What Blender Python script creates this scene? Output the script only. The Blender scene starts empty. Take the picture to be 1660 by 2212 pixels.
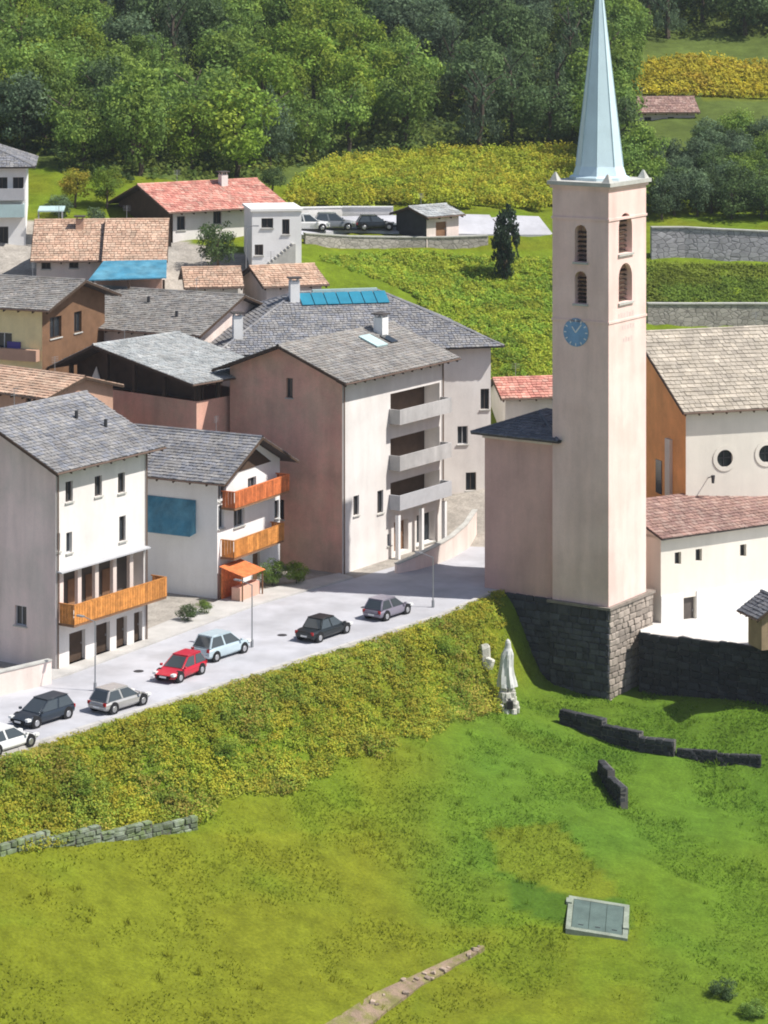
import bpy, math, random
import numpy as np
from mathutils import Vector, Matrix

random.seed(7); RNG = np.random.default_rng(7)
SC = bpy.context.scene
COL = SC.collection
rad = math.radians

# ------------------------------------------------------------------ camera, sky, sun, exposure
FPX, XC, YH, CZ = 6000.0, 830.0, -94.0, 46.5      # focal length, centre, eye level (units: 1660x2212 picture)
cam = bpy.data.cameras.new('camera'); camo = bpy.data.objects.new('camera', cam); COL.objects.link(camo)
cam.sensor_fit = 'VERTICAL'; cam.sensor_height = 36.0; cam.lens = FPX / 2212 * 36.0
cam.shift_y = -(1106 - YH) / 2212; cam.shift_x = 0
cam.clip_start = 1; cam.clip_end = 4000
camo.location = (0, 0, CZ); camo.rotation_euler = (rad(90), 0, 0)
SC.camera = camo
SUN_H = Vector((0.975, -0.222)).normalized(); SUN_EL = rad(54)
to_sun = Vector((SUN_H.x * math.cos(SUN_EL), SUN_H.y * math.cos(SUN_EL), math.sin(SUN_EL)))
w = bpy.data.worlds.new('World'); SC.world = w; w.use_nodes = True
nt = w.node_tree; bg = nt.nodes['Background']; sk = nt.nodes.new('ShaderNodeTexSky')
sk.sky_type = 'NISHITA'; sk.sun_disc = False; sk.sun_elevation = SUN_EL
sk.sun_rotation = math.atan2(to_sun.x, to_sun.y); sk.altitude = 900; sk.air_density = 1.0; sk.dust_density = 2.5
nt.links.new(sk.outputs[0], bg.inputs[0]); bg.inputs[1].default_value = 0.090
sl = bpy.data.lights.new('sun', 'SUN'); sl.energy = 4.7; sl.angle = rad(0.6); sl.color = (1.0, 0.965, 0.915)
so = bpy.data.objects.new('sun', sl); COL.objects.link(so)
so.rotation_euler = (-to_sun).to_track_quat('-Z', 'Y').to_euler(); so.location = (60, -20, 120)
vs = SC.view_settings; vs.view_transform = 'Standard'; vs.look = 'None'; vs.gamma = 1; vs.exposure = 0.50
SC.render.engine = 'CYCLES'
try:
    SC.cycles.max_bounces = 5; SC.cycles.transparent_max_bounces = 4; SC.cycles.filter_width = 1.9
    SC.cycles.use_denoising = True
except Exception: pass

# ------------------------------------------------------------------ picture <-> place
def W(x, y, Y): return Vector(((x - XC) * Y / FPX, Y, CZ - (y - YH) * Y / FPX))
def G(x, y, z=0.0):
    Y = (CZ - z) * FPX / (y - YH); return Vector(((x - XC) * Y / FPX, Y, z))
def PX(p): return XC + p[0] * FPX / p[1], YH + (CZ - p[2]) * FPX / p[1]

# ------------------------------------------------------------------ object helpers
ORI = {}
def link(o): COL.objects.link(o); return o
def tag(o, label=None, cat=None, group=None, kind=None):
    if label: o['label'] = label
    if cat: o['category'] = cat
    if group: o['group'] = group
    if kind: o['kind'] = kind
    return o
def thing(name, label, cat, loc, group=None, rotz=0.0):
    o = bpy.data.objects.new(name, None); link(o); o.location = loc; o.rotation_euler = (0, 0, rotz)
    o.empty_display_size = 0.3
    ORI[o.name] = Vector(loc); return tag(o, label, cat, group)
def adopt(o, parent):
    o.parent = parent
    return o
class MB:
    def __init__(s): s.v = []; s.f = []; s.c = []
    def face(s, pts, c=None):
        i = len(s.v); s.v += [tuple(p) for p in pts]; s.f.append(tuple(range(i, i + len(pts)))); s.c.append(c)
    def hexa(s, p, c=None):          # 8 points: 0-3 bottom ring, 4-7 top ring
        i = len(s.v); s.v += [tuple(q) for q in p]
        for q in ((3, 2, 1, 0), (4, 5, 6, 7), (0, 1, 5, 4), (1, 2, 6, 5), (2, 3, 7, 6), (3, 0, 4, 7)):
            s.f.append(tuple(i + k for k in q)); s.c.append(c)
    def box(s, o, u, v, w_, c=None):  # corner + three edge vectors
        o, u, v, w_ = Vector(o), Vector(u), Vector(v), Vector(w_)
        s.hexa([o, o + u, o + u + v, o + v, o + w_, o + u + w_, o + u + v + w_, o + v + w_], c)
    def slab(s, poly, thick, c=None):  # polygon extruded by vector thick
        t = Vector(thick); n = len(poly); i = len(s.v)
        s.v += [tuple(Vector(p)) for p in poly] + [tuple(Vector(p) + t) for p in poly]
        s.f.append(tuple(i + k for k in range(n))[::-1]); s.c.append(c)
        s.f.append(tuple(i + n + k for k in range(n))); s.c.append(c)
        for k in range(n):
            s.f.append((i + k, i + (k + 1) % n, i + n + (k + 1) % n, i + n + k)); s.c.append(c)
    def tube(s, a, b, r0, r1=None, n=8, c=None, caps=True):
        a, b = Vector(a), Vector(b); r1 = r0 if r1 is None else r1
        d = (b - a).normalized(); x = d.orthogonal().normalized(); y = d.cross(x); i = len(s.v)
        for p, r in ((a, r0), (b, r1)):
            for k in range(n):
                t = 2 * math.pi * k / n; s.v.append(tuple(p + (x * math.cos(t) + y * math.sin(t)) * r))
        for k in range(n):
            s.f.append((i + k, i + (k + 1) % n, i + n + (k + 1) % n, i + n + k)); s.c.append(c)
        if caps:
            s.f.append(tuple(i + k for k in range(n))[::-1]); s.c.append(c)
            s.f.append(tuple(i + n + k for k in range(n))); s.c.append(c)
    def mesh(s, name, mat, o=(0, 0, 0), smooth=False, fix=True):
        me = bpy.data.meshes.new(name); o = Vector(o)
        me.from_pydata([tuple(Vector(p) - o) for p in s.v], [], s.f)
        if any(c is not None for c in s.c):
            at = me.color_attributes.new('Col', 'FLOAT_COLOR', 'CORNER'); buf = []
            for f, c in zip(s.f, s.c):
                c = c if c is not None else (1, 1, 1)
                buf += [c[0], c[1], c[2], 1.0] * len(f)
            at.data.foreach_set('color', buf)
        if fix:
            import bmesh
            bm = bmesh.new(); bm.from_mesh(me); bmesh.ops.recalc_face_normals(bm, faces=bm.faces); bm.to_mesh(me); bm.free()
        if smooth: me.polygons.foreach_set('use_smooth', [True] * len(me.polygons))
        if mat is not None: me.materials.append(mat)
        me.update(); return me
    def build(s, name, mat, parent=None, smooth=False, kind=None, fix=True):
        org = ORI.get(parent.name, Vector((0, 0, 0))) if parent else Vector((0, 0, 0))
        me = s.mesh(name, mat, org, smooth, fix)
        o = bpy.data.objects.new(name, me); link(o)
        if parent: o.parent = parent
        ORI[o.name] = org
        if kind: o['kind'] = kind
        return o
def solo(name, mb, mat, label, cat, loc, group=None, kind=None, smooth=False):
    me = mb.mesh(name, mat, loc, smooth); o = bpy.data.objects.new(name, me); link(o); o.location = loc
    ORI[o.name] = Vector(loc); return tag(o, label, cat, group, kind)
def inst(name, me, parent, loc, rot=(0, 0, 0), scale=(1, 1, 1)):   # copy sharing a mesh, placed in world coords
    o = bpy.data.objects.new(name, me); link(o)
    if parent: o.parent = parent; loc = Vector(loc) - ORI.get(parent.name, Vector((0, 0, 0)))
    o.location = loc; o.rotation_euler = rot; o.scale = scale; return o

# ------------------------------------------------------------------ materials
def mat(name, col, rough=0.85, var=0.12, scale=1.2, fine=0.08, fscale=14.0, bump=0.15, bscale=18.0, attr=False, rand=0.0,
        metal=0.0, spec=0.25, streak=0.0, trans=0.0, col2=None, c2scale=0.6, stone=0.0, sscale=2.5):
    m = bpy.data.materials.new(name); m.use_nodes = True; n = m.node_tree; N = n.nodes; L = n.links
    b = N['Principled BSDF']; b.inputs['Roughness'].default_value = rough; b.inputs['Metallic'].default_value = metal
    b.inputs['Specular IOR Level'].default_value = spec
    geo = N.new('ShaderNodeNewGeometry'); pos = geo.outputs['Position']
    def noise(sc, detail=4, vec=pos):
        t = N.new('ShaderNodeTexNoise'); t.inputs['Scale'].default_value = sc; t.inputs['Detail'].default_value = detail
        t.inputs['Roughness'].default_value = 0.62; L.new(vec, t.inputs['Vector']); return t.outputs['Fac']
    def mix(kind, a, bb, fac=1.0):
        x = N.new('ShaderNodeMix'); x.data_type = 'RGBA'; x.blend_type = kind
        if hasattr(fac, 'links'): L.new(fac, x.inputs[0])
        else: x.inputs[0].default_value = fac
        for s, val in ((6, a), (7, bb)):
            if hasattr(val, 'links'): L.new(val, x.inputs[s])
            else: x.inputs[s].default_value = (*val, 1)
        return x.outputs[2]
    def rng(val, lo, hi, a=0.3, bb=0.7):
        r = N.new('ShaderNodeMapRange'); r.inputs[1].default_value = a; r.inputs[2].default_value = bb
        r.inputs[3].default_value = lo; r.inputs[4].default_value = hi; L.new(val, r.inputs[0]); return r.outputs[0]
    base = col
    if attr:
        at = N.new('ShaderNodeVertexColor'); at.layer_name = 'Col'
        base = mix('MULTIPLY', at.outputs['Color'], col)
    if col2 is not None:
        base = mix('MIX', base, col2, rng(noise(c2scale, 5), 0, 1, 0.42, 0.6))
    if var: base = mix('MULTIPLY', base, rng(noise(scale, 5), 1 - var, 1 + var * 0.6))
    if fine: base = mix('MULTIPLY', base, rng(noise(fscale, 3), 1 - fine, 1 + fine))
    if streak:
        mp = N.new('ShaderNodeMapping'); mp.inputs['Scale'].default_value = (0.9, 0.9, 0.11); L.new(pos, mp.inputs[0])
        base = mix('MULTIPLY', base, rng(noise(1.0, 6, mp.outputs[0]), 1 - streak, 1.0, 0.30, 0.62))
    hgt = None
    if stone:
        v = N.new('ShaderNodeTexVoronoi'); v.feature = 'DISTANCE_TO_EDGE'; v.inputs['Scale'].default_value = sscale
        mp = N.new('ShaderNodeMapping'); mp.inputs['Scale'].default_value = (1, 1, 1.7); L.new(pos, mp.inputs[0]); L.new(mp.outputs[0], v.inputs['Vector'])
        e = rng(v.outputs['Distance'], 1 - stone, 1.0, 0.0, 0.09); base = mix('MULTIPLY', base, e)
        v2 = N.new('ShaderNodeTexVoronoi'); v2.inputs['Scale'].default_value = sscale; L.new(mp.outputs[0], v2.inputs['Vector'])
        base = mix('MULTIPLY', base, rng(v2.outputs['Color'], 0.72, 1.2, 0, 1)); hgt = e
    if rand:
        oi = N.new('ShaderNodeObjectInfo'); base = mix('MULTIPLY', base, rng(oi.outputs['Random'], 1 - rand, 1 + rand, 0, 1))
    if hasattr(base, 'links'): L.new(base, b.inputs['Base Color'])
    else: b.inputs['Base Color'].default_value = (*base, 1)
    if bump:
        bp = N.new('ShaderNodeBump'); bp.inputs['Strength'].default_value = bump; bp.inputs['Distance'].default_value = 0.06
        L.new(hgt if hgt is not None else noise(bscale, 5), bp.inputs['Height']); L.new(bp.outputs[0], b.inputs['Normal'])
    if trans:
        tr = N.new('ShaderNodeBsdfTranslucent'); ms = N.new('ShaderNodeMixShader'); ms.inputs[0].default_value = trans
        if hasattr(base, 'links'): L.new(base, tr.inputs['Color'])
        else: tr.inputs['Color'].default_value = (*base, 1)
        out = N['Material Output']; L.new(b.outputs[0], ms.inputs[1]); L.new(tr.outputs[0], ms.inputs[2]); L.new(ms.outputs[0], out.inputs['Surface'])
    return m

MT = {}
def mk(k, *a, **kw): MT[k] = mat(k, *a, **kw)
mk('ground', (1, 1, 1), attr=True, var=0.26, scale=0.8, fine=0.22, fscale=5.5, bump=0.4, bscale=6, rough=0.95, spec=0.05)
mk('grass', (1, 1, 1), attr=True, var=0.2, scale=0.4, fine=0, bump=0, rough=0.9, spec=0.1, trans=0.45)
mk('leaf', (1, 1, 1), attr=True, var=0, fine=0, bump=0, rough=0.75, spec=0.15, trans=0.42, rand=0.22)
mk('bark', (0.09, 0.07, 0.05), var=0.3, bump=0.4, rough=0.95)
mk('road', (0.45, 0.448, 0.47), var=0.16, scale=0.35, fine=0.1, fscale=30, bump=0.15, bscale=40, rough=0.9, col2=(0.39, 0.385, 0.40), c2scale=0.22)
mk('yard', (0.42, 0.36, 0.28), var=0.2, scale=0.5, fine=0.12, bump=0.3)
mk('paving', (0.47, 0.45, 0.42), var=0.18, scale=0.6, fine=0.1, bump=0.2)
mk('plaster_white', (0.77, 0.73, 0.69), var=0.06, scale=0.5, fine=0.05, bump=0.15, bscale=30, streak=0.12, col2=(0.72, 0.675, 0.635), c2scale=0.28)
mk('balcony_grey', (0.46, 0.445, 0.43), var=0.15, scale=0.8, fine=0.06, bump=0.2, streak=0.25)
mk('plaster_cream', (0.73, 0.685, 0.60), var=0.06, scale=0.4, fine=0.03, bump=0.12, bscale=30, streak=0.08)
mk('plaster_bright', (0.83, 0.82, 0.80), var=0.04, scale=0.5, fine=0.04, bump=0.12, streak=0.08, col2=(0.78, 0.765, 0.74), c2scale=0.3)
mk('plaster_pinkish', (0.86, 0.70, 0.635), var=0.08, scale=0.6, fine=0.06, bump=0.15, streak=0.18, col2=(0.68, 0.585, 0.52), c2scale=0.3)
mk('plaster_pink', (0.76, 0.42, 0.32), var=0.18, scale=0.5, fine=0.10, bump=0.3, streak=0.15, col2=(0.66, 0.42, 0.31), c2scale=0.35)
mk('plaster_terracotta', (0.50, 0.31, 0.22), var=0.15, scale=0.5, fine=0.08, bump=0.2, streak=0.1)
mk('plaster_yellow', (0.80, 0.68, 0.38), var=0.08, fine=0.05, bump=0.15, streak=0.12)
mk('violet_sheet', (0.09, 0.07, 0.26), var=0.15, bump=0.1)
mk('plaster_orange', (0.90, 0.42, 0.15), var=0.18, scale=0.5, fine=0.08, bump=0.2, streak=0.1)
mk('tower_plaster', (0.87, 0.635, 0.565), var=0.08, scale=0.35, fine=0.06, bump=0.25, bscale=24, streak=0.16, col2=(0.82, 0.585, 0.515), c2scale=0.3)
mk('sacristy_plaster', (0.66, 0.42, 0.36), var=0.12, scale=0.45, fine=0.06, bump=0.2, streak=0.14)
mk('stone_shaded', (0.075, 0.075, 0.082), var=0.3, scale=1.3, fine=0.2, bump=0.6, bscale=9, rand=0.35)
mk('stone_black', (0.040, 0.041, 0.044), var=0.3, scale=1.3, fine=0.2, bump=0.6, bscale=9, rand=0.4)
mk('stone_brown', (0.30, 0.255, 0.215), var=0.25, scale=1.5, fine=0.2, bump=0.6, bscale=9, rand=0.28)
mk('stone_grey', (0.20, 0.23, 0.17), var=0.3, scale=1.5, fine=0.2, bump=0.6, bscale=9, rand=0.3, col2=(0.13, 0.17, 0.07), c2scale=1.3)
mk('stone_path', (0.34, 0.26, 0.20), var=0.25, scale=1.5, fine=0.2, bump=0.5, bscale=9, rand=0.3)
mk('stone_pale', (0.52, 0.50, 0.44), var=0.25, scale=1.5, fine=0.2, bump=0.5, bscale=9, rand=0.2)
mk('mortar', (0.13, 0.12, 0.11), var=0.2, bump=0.3)
mk('wall_stone', (0.42, 0.38, 0.34), var=0.15, fine=0.1, bump=0.6, stone=0.5, sscale=1.6)
mk('wall_lilac', (0.40, 0.38, 0.40), var=0.2, fine=0.1, bump=0.6, stone=0.5, sscale=1.3)
mk('slate', (1, 1, 1), attr=True, var=0.28, scale=0.7, fine=0.12, fscale=7, bump=0.2, bscale=20, rough=0.7, spec=0.3)
mk('clay', (1, 1, 1), attr=True, var=0.32, scale=0.7, fine=0.15, fscale=7, bump=0.2, bscale=20, rough=0.85)
mk('roof_board', (0.075, 0.065, 0.06), var=0.2, bump=0.2)
mk('wood_dark', (0.07, 0.045, 0.03), var=0.25, bump=0.3, rand=0.2)
mk('wood_brown', (0.22, 0.12, 0.065), var=0.25, bump=0.3, rand=0.2)
mk('wood_tan', (0.36, 0.26, 0.16), var=0.25, bump=0.3, rand=0.2)
mk('wood_orange', (0.58, 0.24, 0.06), var=0.35, scale=2.5, fine=0.2, bump=0.3, rand=0.22, rough=0.75)
mk('wood_red', (0.58, 0.165, 0.055), var=0.35, scale=2.5, fine=0.2, bump=0.3, rand=0.22, rough=0.75)
mk('trim_white', (0.78, 0.77, 0.74), var=0.05, bump=0.05)
mk('trim_grey', (0.42, 0.42, 0.43), var=0.1, bump=0.1)
mk('concrete', (0.46, 0.45, 0.41), var=0.2, fine=0.1, bump=0.25)
mk('glass', (0.025, 0.03, 0.035), rough=0.12, var=0, fine=0, bump=0, spec=0.5)
mk('dark_inside', (0.03, 0.028, 0.027), var=0.2, bump=0)
mk('shutter', (0.10, 0.085, 0.075), var=0.15, bump=0.1)
mk('spire_metal', (0.62, 0.76, 0.80), var=0.08, scale=0.7, fine=0.03, bump=0.05, rough=0.38, metal=0.15, spec=0.5, streak=0.08)
mk('seam_metal', (0.42, 0.54, 0.58), var=0.1, bump=0, rough=0.5)
mk('blue_sheet', (0.06, 0.22, 0.32), var=0.35, scale=0.9, fine=0.12, bump=0.3, bscale=4, rough=0.65, col2=(0.10, 0.27, 0.36), c2scale=0.7)
mk('teal_sheet', (0.03, 0.20, 0.29), var=0.15, fine=0.05, bump=0.1, rough=0.35)
mk('pale_teal', (0.42, 0.55, 0.54), var=0.1, bump=0.1, rough=0.5)
mk('clock_blue', (0.20, 0.36, 0.56), var=0.2, fine=0.1, bump=0.05)
mk('faded_red', (0.62, 0.50, 0.46), var=0.15, bump=0.1)
mk('metal_grey', (0.33, 0.34, 0.35), metal=0.6, rough=0.5, var=0.1, bump=0)
mk('pipe', (0.19, 0.13, 0.10), metal=0.4, rough=0.5, var=0.15, bump=0)
mk('metal_dark', (0.06, 0.06, 0.065), metal=0.4, rough=0.5, var=0.1, bump=0)
mk('marble', (0.62, 0.61, 0.58), var=0.12, fine=0.05, bump=0.1)
mk('water', (0.055, 0.09, 0.085), rough=0.12, var=0.2, scale=0.8, fine=0, bump=0.08, bscale=3, spec=0.5)
mk('rim_stone', (0.24, 0.27, 0.21), var=0.3, fine=0.2, bump=0.3)
mk('lid_metal', (0.11, 0.155, 0.135), metal=0.2, rough=0.55, var=0.25, fine=0.1, bump=0.1)
mk('tyre', (0.018, 0.018, 0.019), var=0, fine=0, bump=0, rough=0.9)
mk('rim', (0.5, 0.5, 0.51), metal=0.8, rough=0.35, var=0, fine=0, bump=0)
mk('car_glass', (0.05, 0.06, 0.068), rough=0.04, var=0, fine=0, bump=0, spec=0.6)
mk('lamp_glass', (0.75, 0.75, 0.72), rough=0.15, var=0, fine=0, bump=0, spec=0.6)
mk('tail_red', (0.35, 0.01, 0.01), rough=0.2, var=0, fine=0, bump=0)
def paint(k, c, metal=0.25): mk(k, c, rough=0.28, metal=metal, var=0.04, fine=0.0, bump=0, spec=0.5)
paint('paint_red', (0.46, 0.012, 0.03), 0.0); paint('paint_silver', (0.50, 0.60, 0.64)); paint('paint_black', (0.022, 0.027, 0.03))
paint('paint_lilac', (0.24, 0.22, 0.27)); paint('paint_white', (0.68, 0.67, 0.66), 0.0); paint('paint_navy', (0.03, 0.04, 0.055))
paint('paint_dust', (.42, .41, .40)); paint('paint_grey', (0.20, 0.21, 0.22))

# ------------------------------------------------------------------ terrain
def tps(pts):
    P = np.array(pts, float); n = len(P); sc = 50.0
    xy = P[:, :2] / sc
    def U(r2): return 0.5 * r2 * np.log(r2 + 1e-12)
    K = U(((xy[:, None] - xy[None]) ** 2).sum(-1)) + np.eye(n) * 1e-4
    A = np.zeros((n + 3, n + 3)); A[:n, :n] = K; A[:n, n] = 1; A[:n, n + 1:] = xy; A[n, :n] = 1; A[n + 1:, :n] = xy.T
    wts = np.linalg.solve(A, np.r_[P[:, 2], 0, 0, 0])
    def f(X, Y):
        q = np.stack([X, Y], -1) / sc; out = np.zeros(q.shape[:-1])
        for k in range(n): out += wts[k] * U(((q - xy[k]) ** 2).sum(-1))
        return out + wts[n] + wts[n + 1] * q[..., 0] + wts[n + 2] * q[..., 1]
    return f
def wp(x, y, Y): p = W(x, y, Y); return (p.x, p.y, p.z)
vil = [(-22, 165, -1), (-12, 182, -1), (0, 200, -1), (3, 208, -1), (-10, 200, -1), (-20, 188, -1), (-3, 214, -0.6), (7, 212, -0.5), (-40, 150, -1), (-60, 130, -1),
       (5, 223, 0.6), (9, 228, 2.0), (-35, 180, 0), (-14, 208, 0), (-26, 202, 2), (-15, 222, 3), (-28, 220, 8), (-30, 243, 14.5), (-20, 238, 11), (-36, 256, 19), (0, 236, 5),
       (-8, 254, 16), wp(1130, 800, 246), wp(1000, 545, 272), wp(1180, 560, 272), wp(740, 570, 262), wp(1100, 680, 258), wp(900, 600, 264),
       wp(700, 490, 276), wp(1000, 490, 277), wp(1000, 440, 284), wp(700, 440, 284), wp(1000, 340, 312), wp(700, 345, 312),
       wp(1540, 680, 262), wp(1540, 600, 270), wp(1540, 520, 280), wp(1540, 460, 290), wp(1540, 300, 316), wp(1450, 250, 330), wp(1500, 170, 346), wp(1600, 110, 364),
       wp(830, 0, 385), wp(830, 150, 347), wp(830, 290, 322), wp(0, 300, 295), wp(0, 150, 325), wp(0, 0, 362), wp(400, 380, 286), wp(400, 200, 325), wp(400, 0, 372), wp(1600, 0, 385),
       (30, 235, 3), (45, 225, 0), (60, 250, 8), (100, 300, 20), (-100, 300, 32), (-90, 230, 14), (-90, 180, 3), (120, 240, 2), (120, 380, 42), (-120, 380, 46),
       (0, 480, 66), (100, 480, 68), (-100, 480, 70), (0, 650, 118), (200, 650, 120), (-200, 650, 122), (0, 900, 195), (300, 900, 195), (-300, 900, 195), (250, 300, 18), (-250, 300, 35), (-250, 150, 2), (250, 200, -2)]
med = [tuple(G(0, 1790, -2.8)), tuple(G(500, 1735, -4.6)), tuple(G(1050, 1530, -5.5)), (16, 198.5, -6.55), (20, 201, -6.4), tuple(G(1660, 1510, -5.6)), tuple(G(1640, 1600, -6.9)),
       tuple(G(1640, 1670, -8.6)), tuple(G(1210, 1560, -7.0)), tuple(G(0, 2212, -8)), tuple(G(830, 2212, -11)), tuple(G(1660, 2212, -13)), tuple(G(830, 1900, -8.5)), tuple(G(830, 1650, -5.4)),
       tuple(G(1320, 1800, -9)), tuple(G(1660, 1850, -10.8)), tuple(G(300, 1950, -6.3)), tuple(G(0, 1850, -3.4)), (-60, 110, -6), (0, 110, -17), (60, 110, -22), (60, 180, -8), (60, 205, -6), (10, 205, -5.5),
       (0, 60, -28), (-80, 60, -22), (100, 60, -30), (120, 180, -12), (40, 225, -6), (70, 235, -6), (22, 222, -5), (-100, 60, -18)]
fv, fm = tps(vil), tps(med)
TL = np.array([(-150, -5), (-22.3, 160.9), (4.2, 195.2), (9, 204.5), (16, 222), (60, 244), (300, 290)], float)
def sdist(X, Y):
    best = np.full(X.shape, 1e9); sg = np.ones(X.shape)
    for a, b in zip(TL[:-1], TL[1:]):
        d = b - a; t = np.clip(((X - a[0]) * d[0] + (Y - a[1]) * d[1]) / (d @ d), 0, 1)
        ex, ey = X - a[0] - t * d[0], Y - a[1] - t * d[1]; r = np.hypot(ex, ey); cr = d[0] * ey - d[1] * ex
        m = r < best - 1e-9; best = np.where(m, r, best); sg = np.where(m, np.where(cr < 0, 1.0, -1.0), sg)
    return best * sg
def hz(X, Y):
    X = np.asarray(X, float); Y = np.asarray(Y, float)
    u = sdist(X, Y); wd = np.interp(X, [-25, -9, 7, 12], [3, 6.5, 4.5, 4]); s = np.clip(u / wd, 0, 1); s = s * s * (3 - 2 * s)
    zv = fv(X, Y); zv = np.where(zv < 0, 0, zv) ; return zv * (1 - s) + fm(X, Y) * s
def h(x, y): return float(hz(np.array([x]), np.array([y]))[0])
def hit(x, y, Y0=110., Y1=420.):           # where the sight line through a picture point meets the ground
    Ys = np.linspace(Y0, Y1, 3000); X = (x - XC) * Ys / FPX; Z = CZ - (y - YH) * Ys / FPX
    k = np.argmax(Z - hz(X, Ys) < 0); return Vector((X[k], Ys[k], float(hz(X[k:k + 1], Ys[k:k + 1])[0])))
def inpoly(X, Y, poly):
    r = np.zeros(np.shape(X), bool); n = len(poly)
    for i in range(n):
        (x0, y0), (x1, y1) = poly[i], poly[(i + 1) % n]
        c = ((y0 > Y) != (y1 > Y)) & (X < (x1 - x0) * (Y - y0) / ((y1 - y0) or 1e-9) + x0); r ^= c
    return r
def vnoise(X, Y, s, seed=0):
    r = np.random.default_rng(seed); T = r.random((64, 64)); x, y = X / s, Y / s
    xi, yi = np.floor(x).astype(int), np.floor(y).astype(int); fx, fy = x - xi, y - yi
    fx, fy = fx * fx * (3 - 2 * fx), fy * fy * (3 - 2 * fy)
    g = lambda i, j: T[i % 64, j % 64]
    return (g(xi, yi) * (1 - fx) + g(xi + 1, yi) * fx) * (1 - fy) + (g(xi, yi + 1) * (1 - fx) + g(xi + 1, yi + 1) * fx) * fy
VIL = [(-150, -5), (-22.3, 160.9), (4.2, 195.2), (9, 204.5), (16, 222), (16, 234), (11, 236), (1, 241), (-6, 246), (-8, 260), (-45, 268), (-150, 275)]
def gpx(X, Y, Z): return XC + X * FPX / Y, YH + (CZ - Z) * FPX / Y
GREEN, YELLOW, OLIVE, LUSH = np.array((.112, .166, .013)), np.array((.150, .160, .013)), np.array((.131, .161, .013)), np.array((.082, .155, .017))
def zone_colour(X, Y, Z):
    px, py = gpx(X, Y, Z); n1 = vnoise(X, Y, 7, 1) * .6 + vnoise(X, Y, 2.3, 2) * .4; n2 = vnoise(X, Y, 13, 3) * .6 + vnoise(X, Y, 3.1, 4) * .4
    c = GREEN + (OLIVE - GREEN) * np.clip((n1 - .35) / .3, 0, 1)[..., None]
    yel = np.clip((n2 - .45) / .25, 0, 1)
    yel = np.clip(yel + .5 * (px < 900) * (py > 1800) + .45 * (px < 1250) * (py > 2000), 0, 1) * .75
    c = c + (YELLOW - c) * yel[..., None]
    lush = np.clip((px - 800) / 250, 0, 1) * np.clip((1990 - py - (px - 1300) * .1) / 150, 0, 1) * np.clip((py - 1440) / 60, 0, 1) * (.55 + .6 * n1)
    lush = np.maximum(lush, np.clip((px - 1370) / 60, 0, 1) * (py > 1440) * (.35 + .5 * n2))
    c = c + (LUSH - c) * np.clip(lush, 0, 1)[..., None]
    patch = inpoly(px, py, [(1050, 1790), (1200, 1780), (1250, 1830), (1345, 1935), (1250, 1945), (1080, 1880)])
    c = np.where(patch[..., None], c * .45 + YELLOW * 1.1 * .55, c)
    dk = inpoly(px, py, [(1085, 1885), (1250, 1945), (1345, 1940), (1375, 1990), (1350, 2010), (1220, 2000), (1100, 1960)])
    c = np.where(dk[..., None], LUSH * .75, c)
    vineyard = inpoly(px, py, [(600, 455), (640, 400), (720, 350), (900, 330), (1250, 330), (1250, 450)]) & (Y > 240)
    c = np.where(vineyard[..., None], OLIVE * .9 + YELLOW * .3 * n1[..., None], c)
    yf = inpoly(px, py, [(1350, 205), (1380, 140), (1480, 125), (1660, 150), (1800, 160), (1800, 215), (1660, 210)]) & (Y > 240)
    c = np.where(yf[..., None], YELLOW * (.95 + .3 * n1[..., None]), c)
    mea = (Y > 236) & (py > 540) & ~vineyard
    c = np.where(mea[..., None], GREEN * .8 + OLIVE * .35 * n2[..., None] + YELLOW * .2 * n1[..., None], c)
    wood = (Y > 283) & ~vineyard & ~yf & (py < 400)
    c = np.where(wood[..., None], np.array((.085, .115, .026)) * (0.7 + .7 * n1[..., None]), c)
    v = inpoly(X, Y, VIL); c = np.where(v[..., None], np.array((.34, .31, .27)) * (.8 + .4 * n1[..., None]), c)
    return c
xs = np.r_[np.linspace(-320, -60, 27)[:-1], np.arange(-60, 60.01, .6), np.linspace(60, 320, 27)[1:]]
ys = np.r_[np.linspace(-20, 120, 15)[:-1], np.arange(120, 300.01, .6), np.arange(302, 440, 3), np.linspace(440, 1200, 40)]
GX, GY = np.meshgrid(xs, ys); GZ = hz(GX, GY)
rough = (vnoise(GX, GY, 1.1, 8) - .5) * .22 + (vnoise(GX, GY, 3.7, 9) - .5) * .4
GZ = GZ + rough * np.where(inpoly(GX, GY, VIL), 0, 1) * np.clip(sdist(GX, GY) / 2 * np.sign(1), -1e9, 1).clip(0, 1) + rough * (GY > 250) * 1.2
ny, nx = GX.shape; idx = np.arange(nx * ny).reshape(ny, nx)
q = np.stack([idx[:-1, :-1], idx[:-1, 1:], idx[1:, 1:], idx[1:, :-1]], -1).reshape(-1, 4)
def np_mesh(name, V, Q, C, m, smooth=False):
    me = bpy.data.meshes.new(name); k = Q.shape[1]
    me.vertices.add(len(V)); me.vertices.foreach_set('co', np.ascontiguousarray(V, np.float32).ravel())
    me.loops.add(Q.size); me.loops.foreach_set('vertex_index', np.ascontiguousarray(Q, np.int32).ravel())
    me.polygons.add(len(Q)); me.polygons.foreach_set('loop_start', np.arange(0, Q.size, k, dtype=np.int32))
    if smooth: me.polygons.foreach_set('use_smooth', np.ones(len(Q), bool))
    me.update(calc_edges=True)
    if C is not None:
        at = me.color_attributes.new('Col', 'FLOAT_COLOR', 'POINT'); at.data.foreach_set('color', np.c_[C, np.ones(len(C))].astype(np.float32).ravel())
    me.materials.append(m); me.validate(); return me
me = np_mesh('ground', np.stack([GX, GY, GZ], -1).reshape(-1, 3), q, zone_colour(GX, GY, GZ).reshape(-1, 3), MT['ground'], True)
ground = link(bpy.data.objects.new('ground', me)); ground['kind'] = 'structure'

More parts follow.
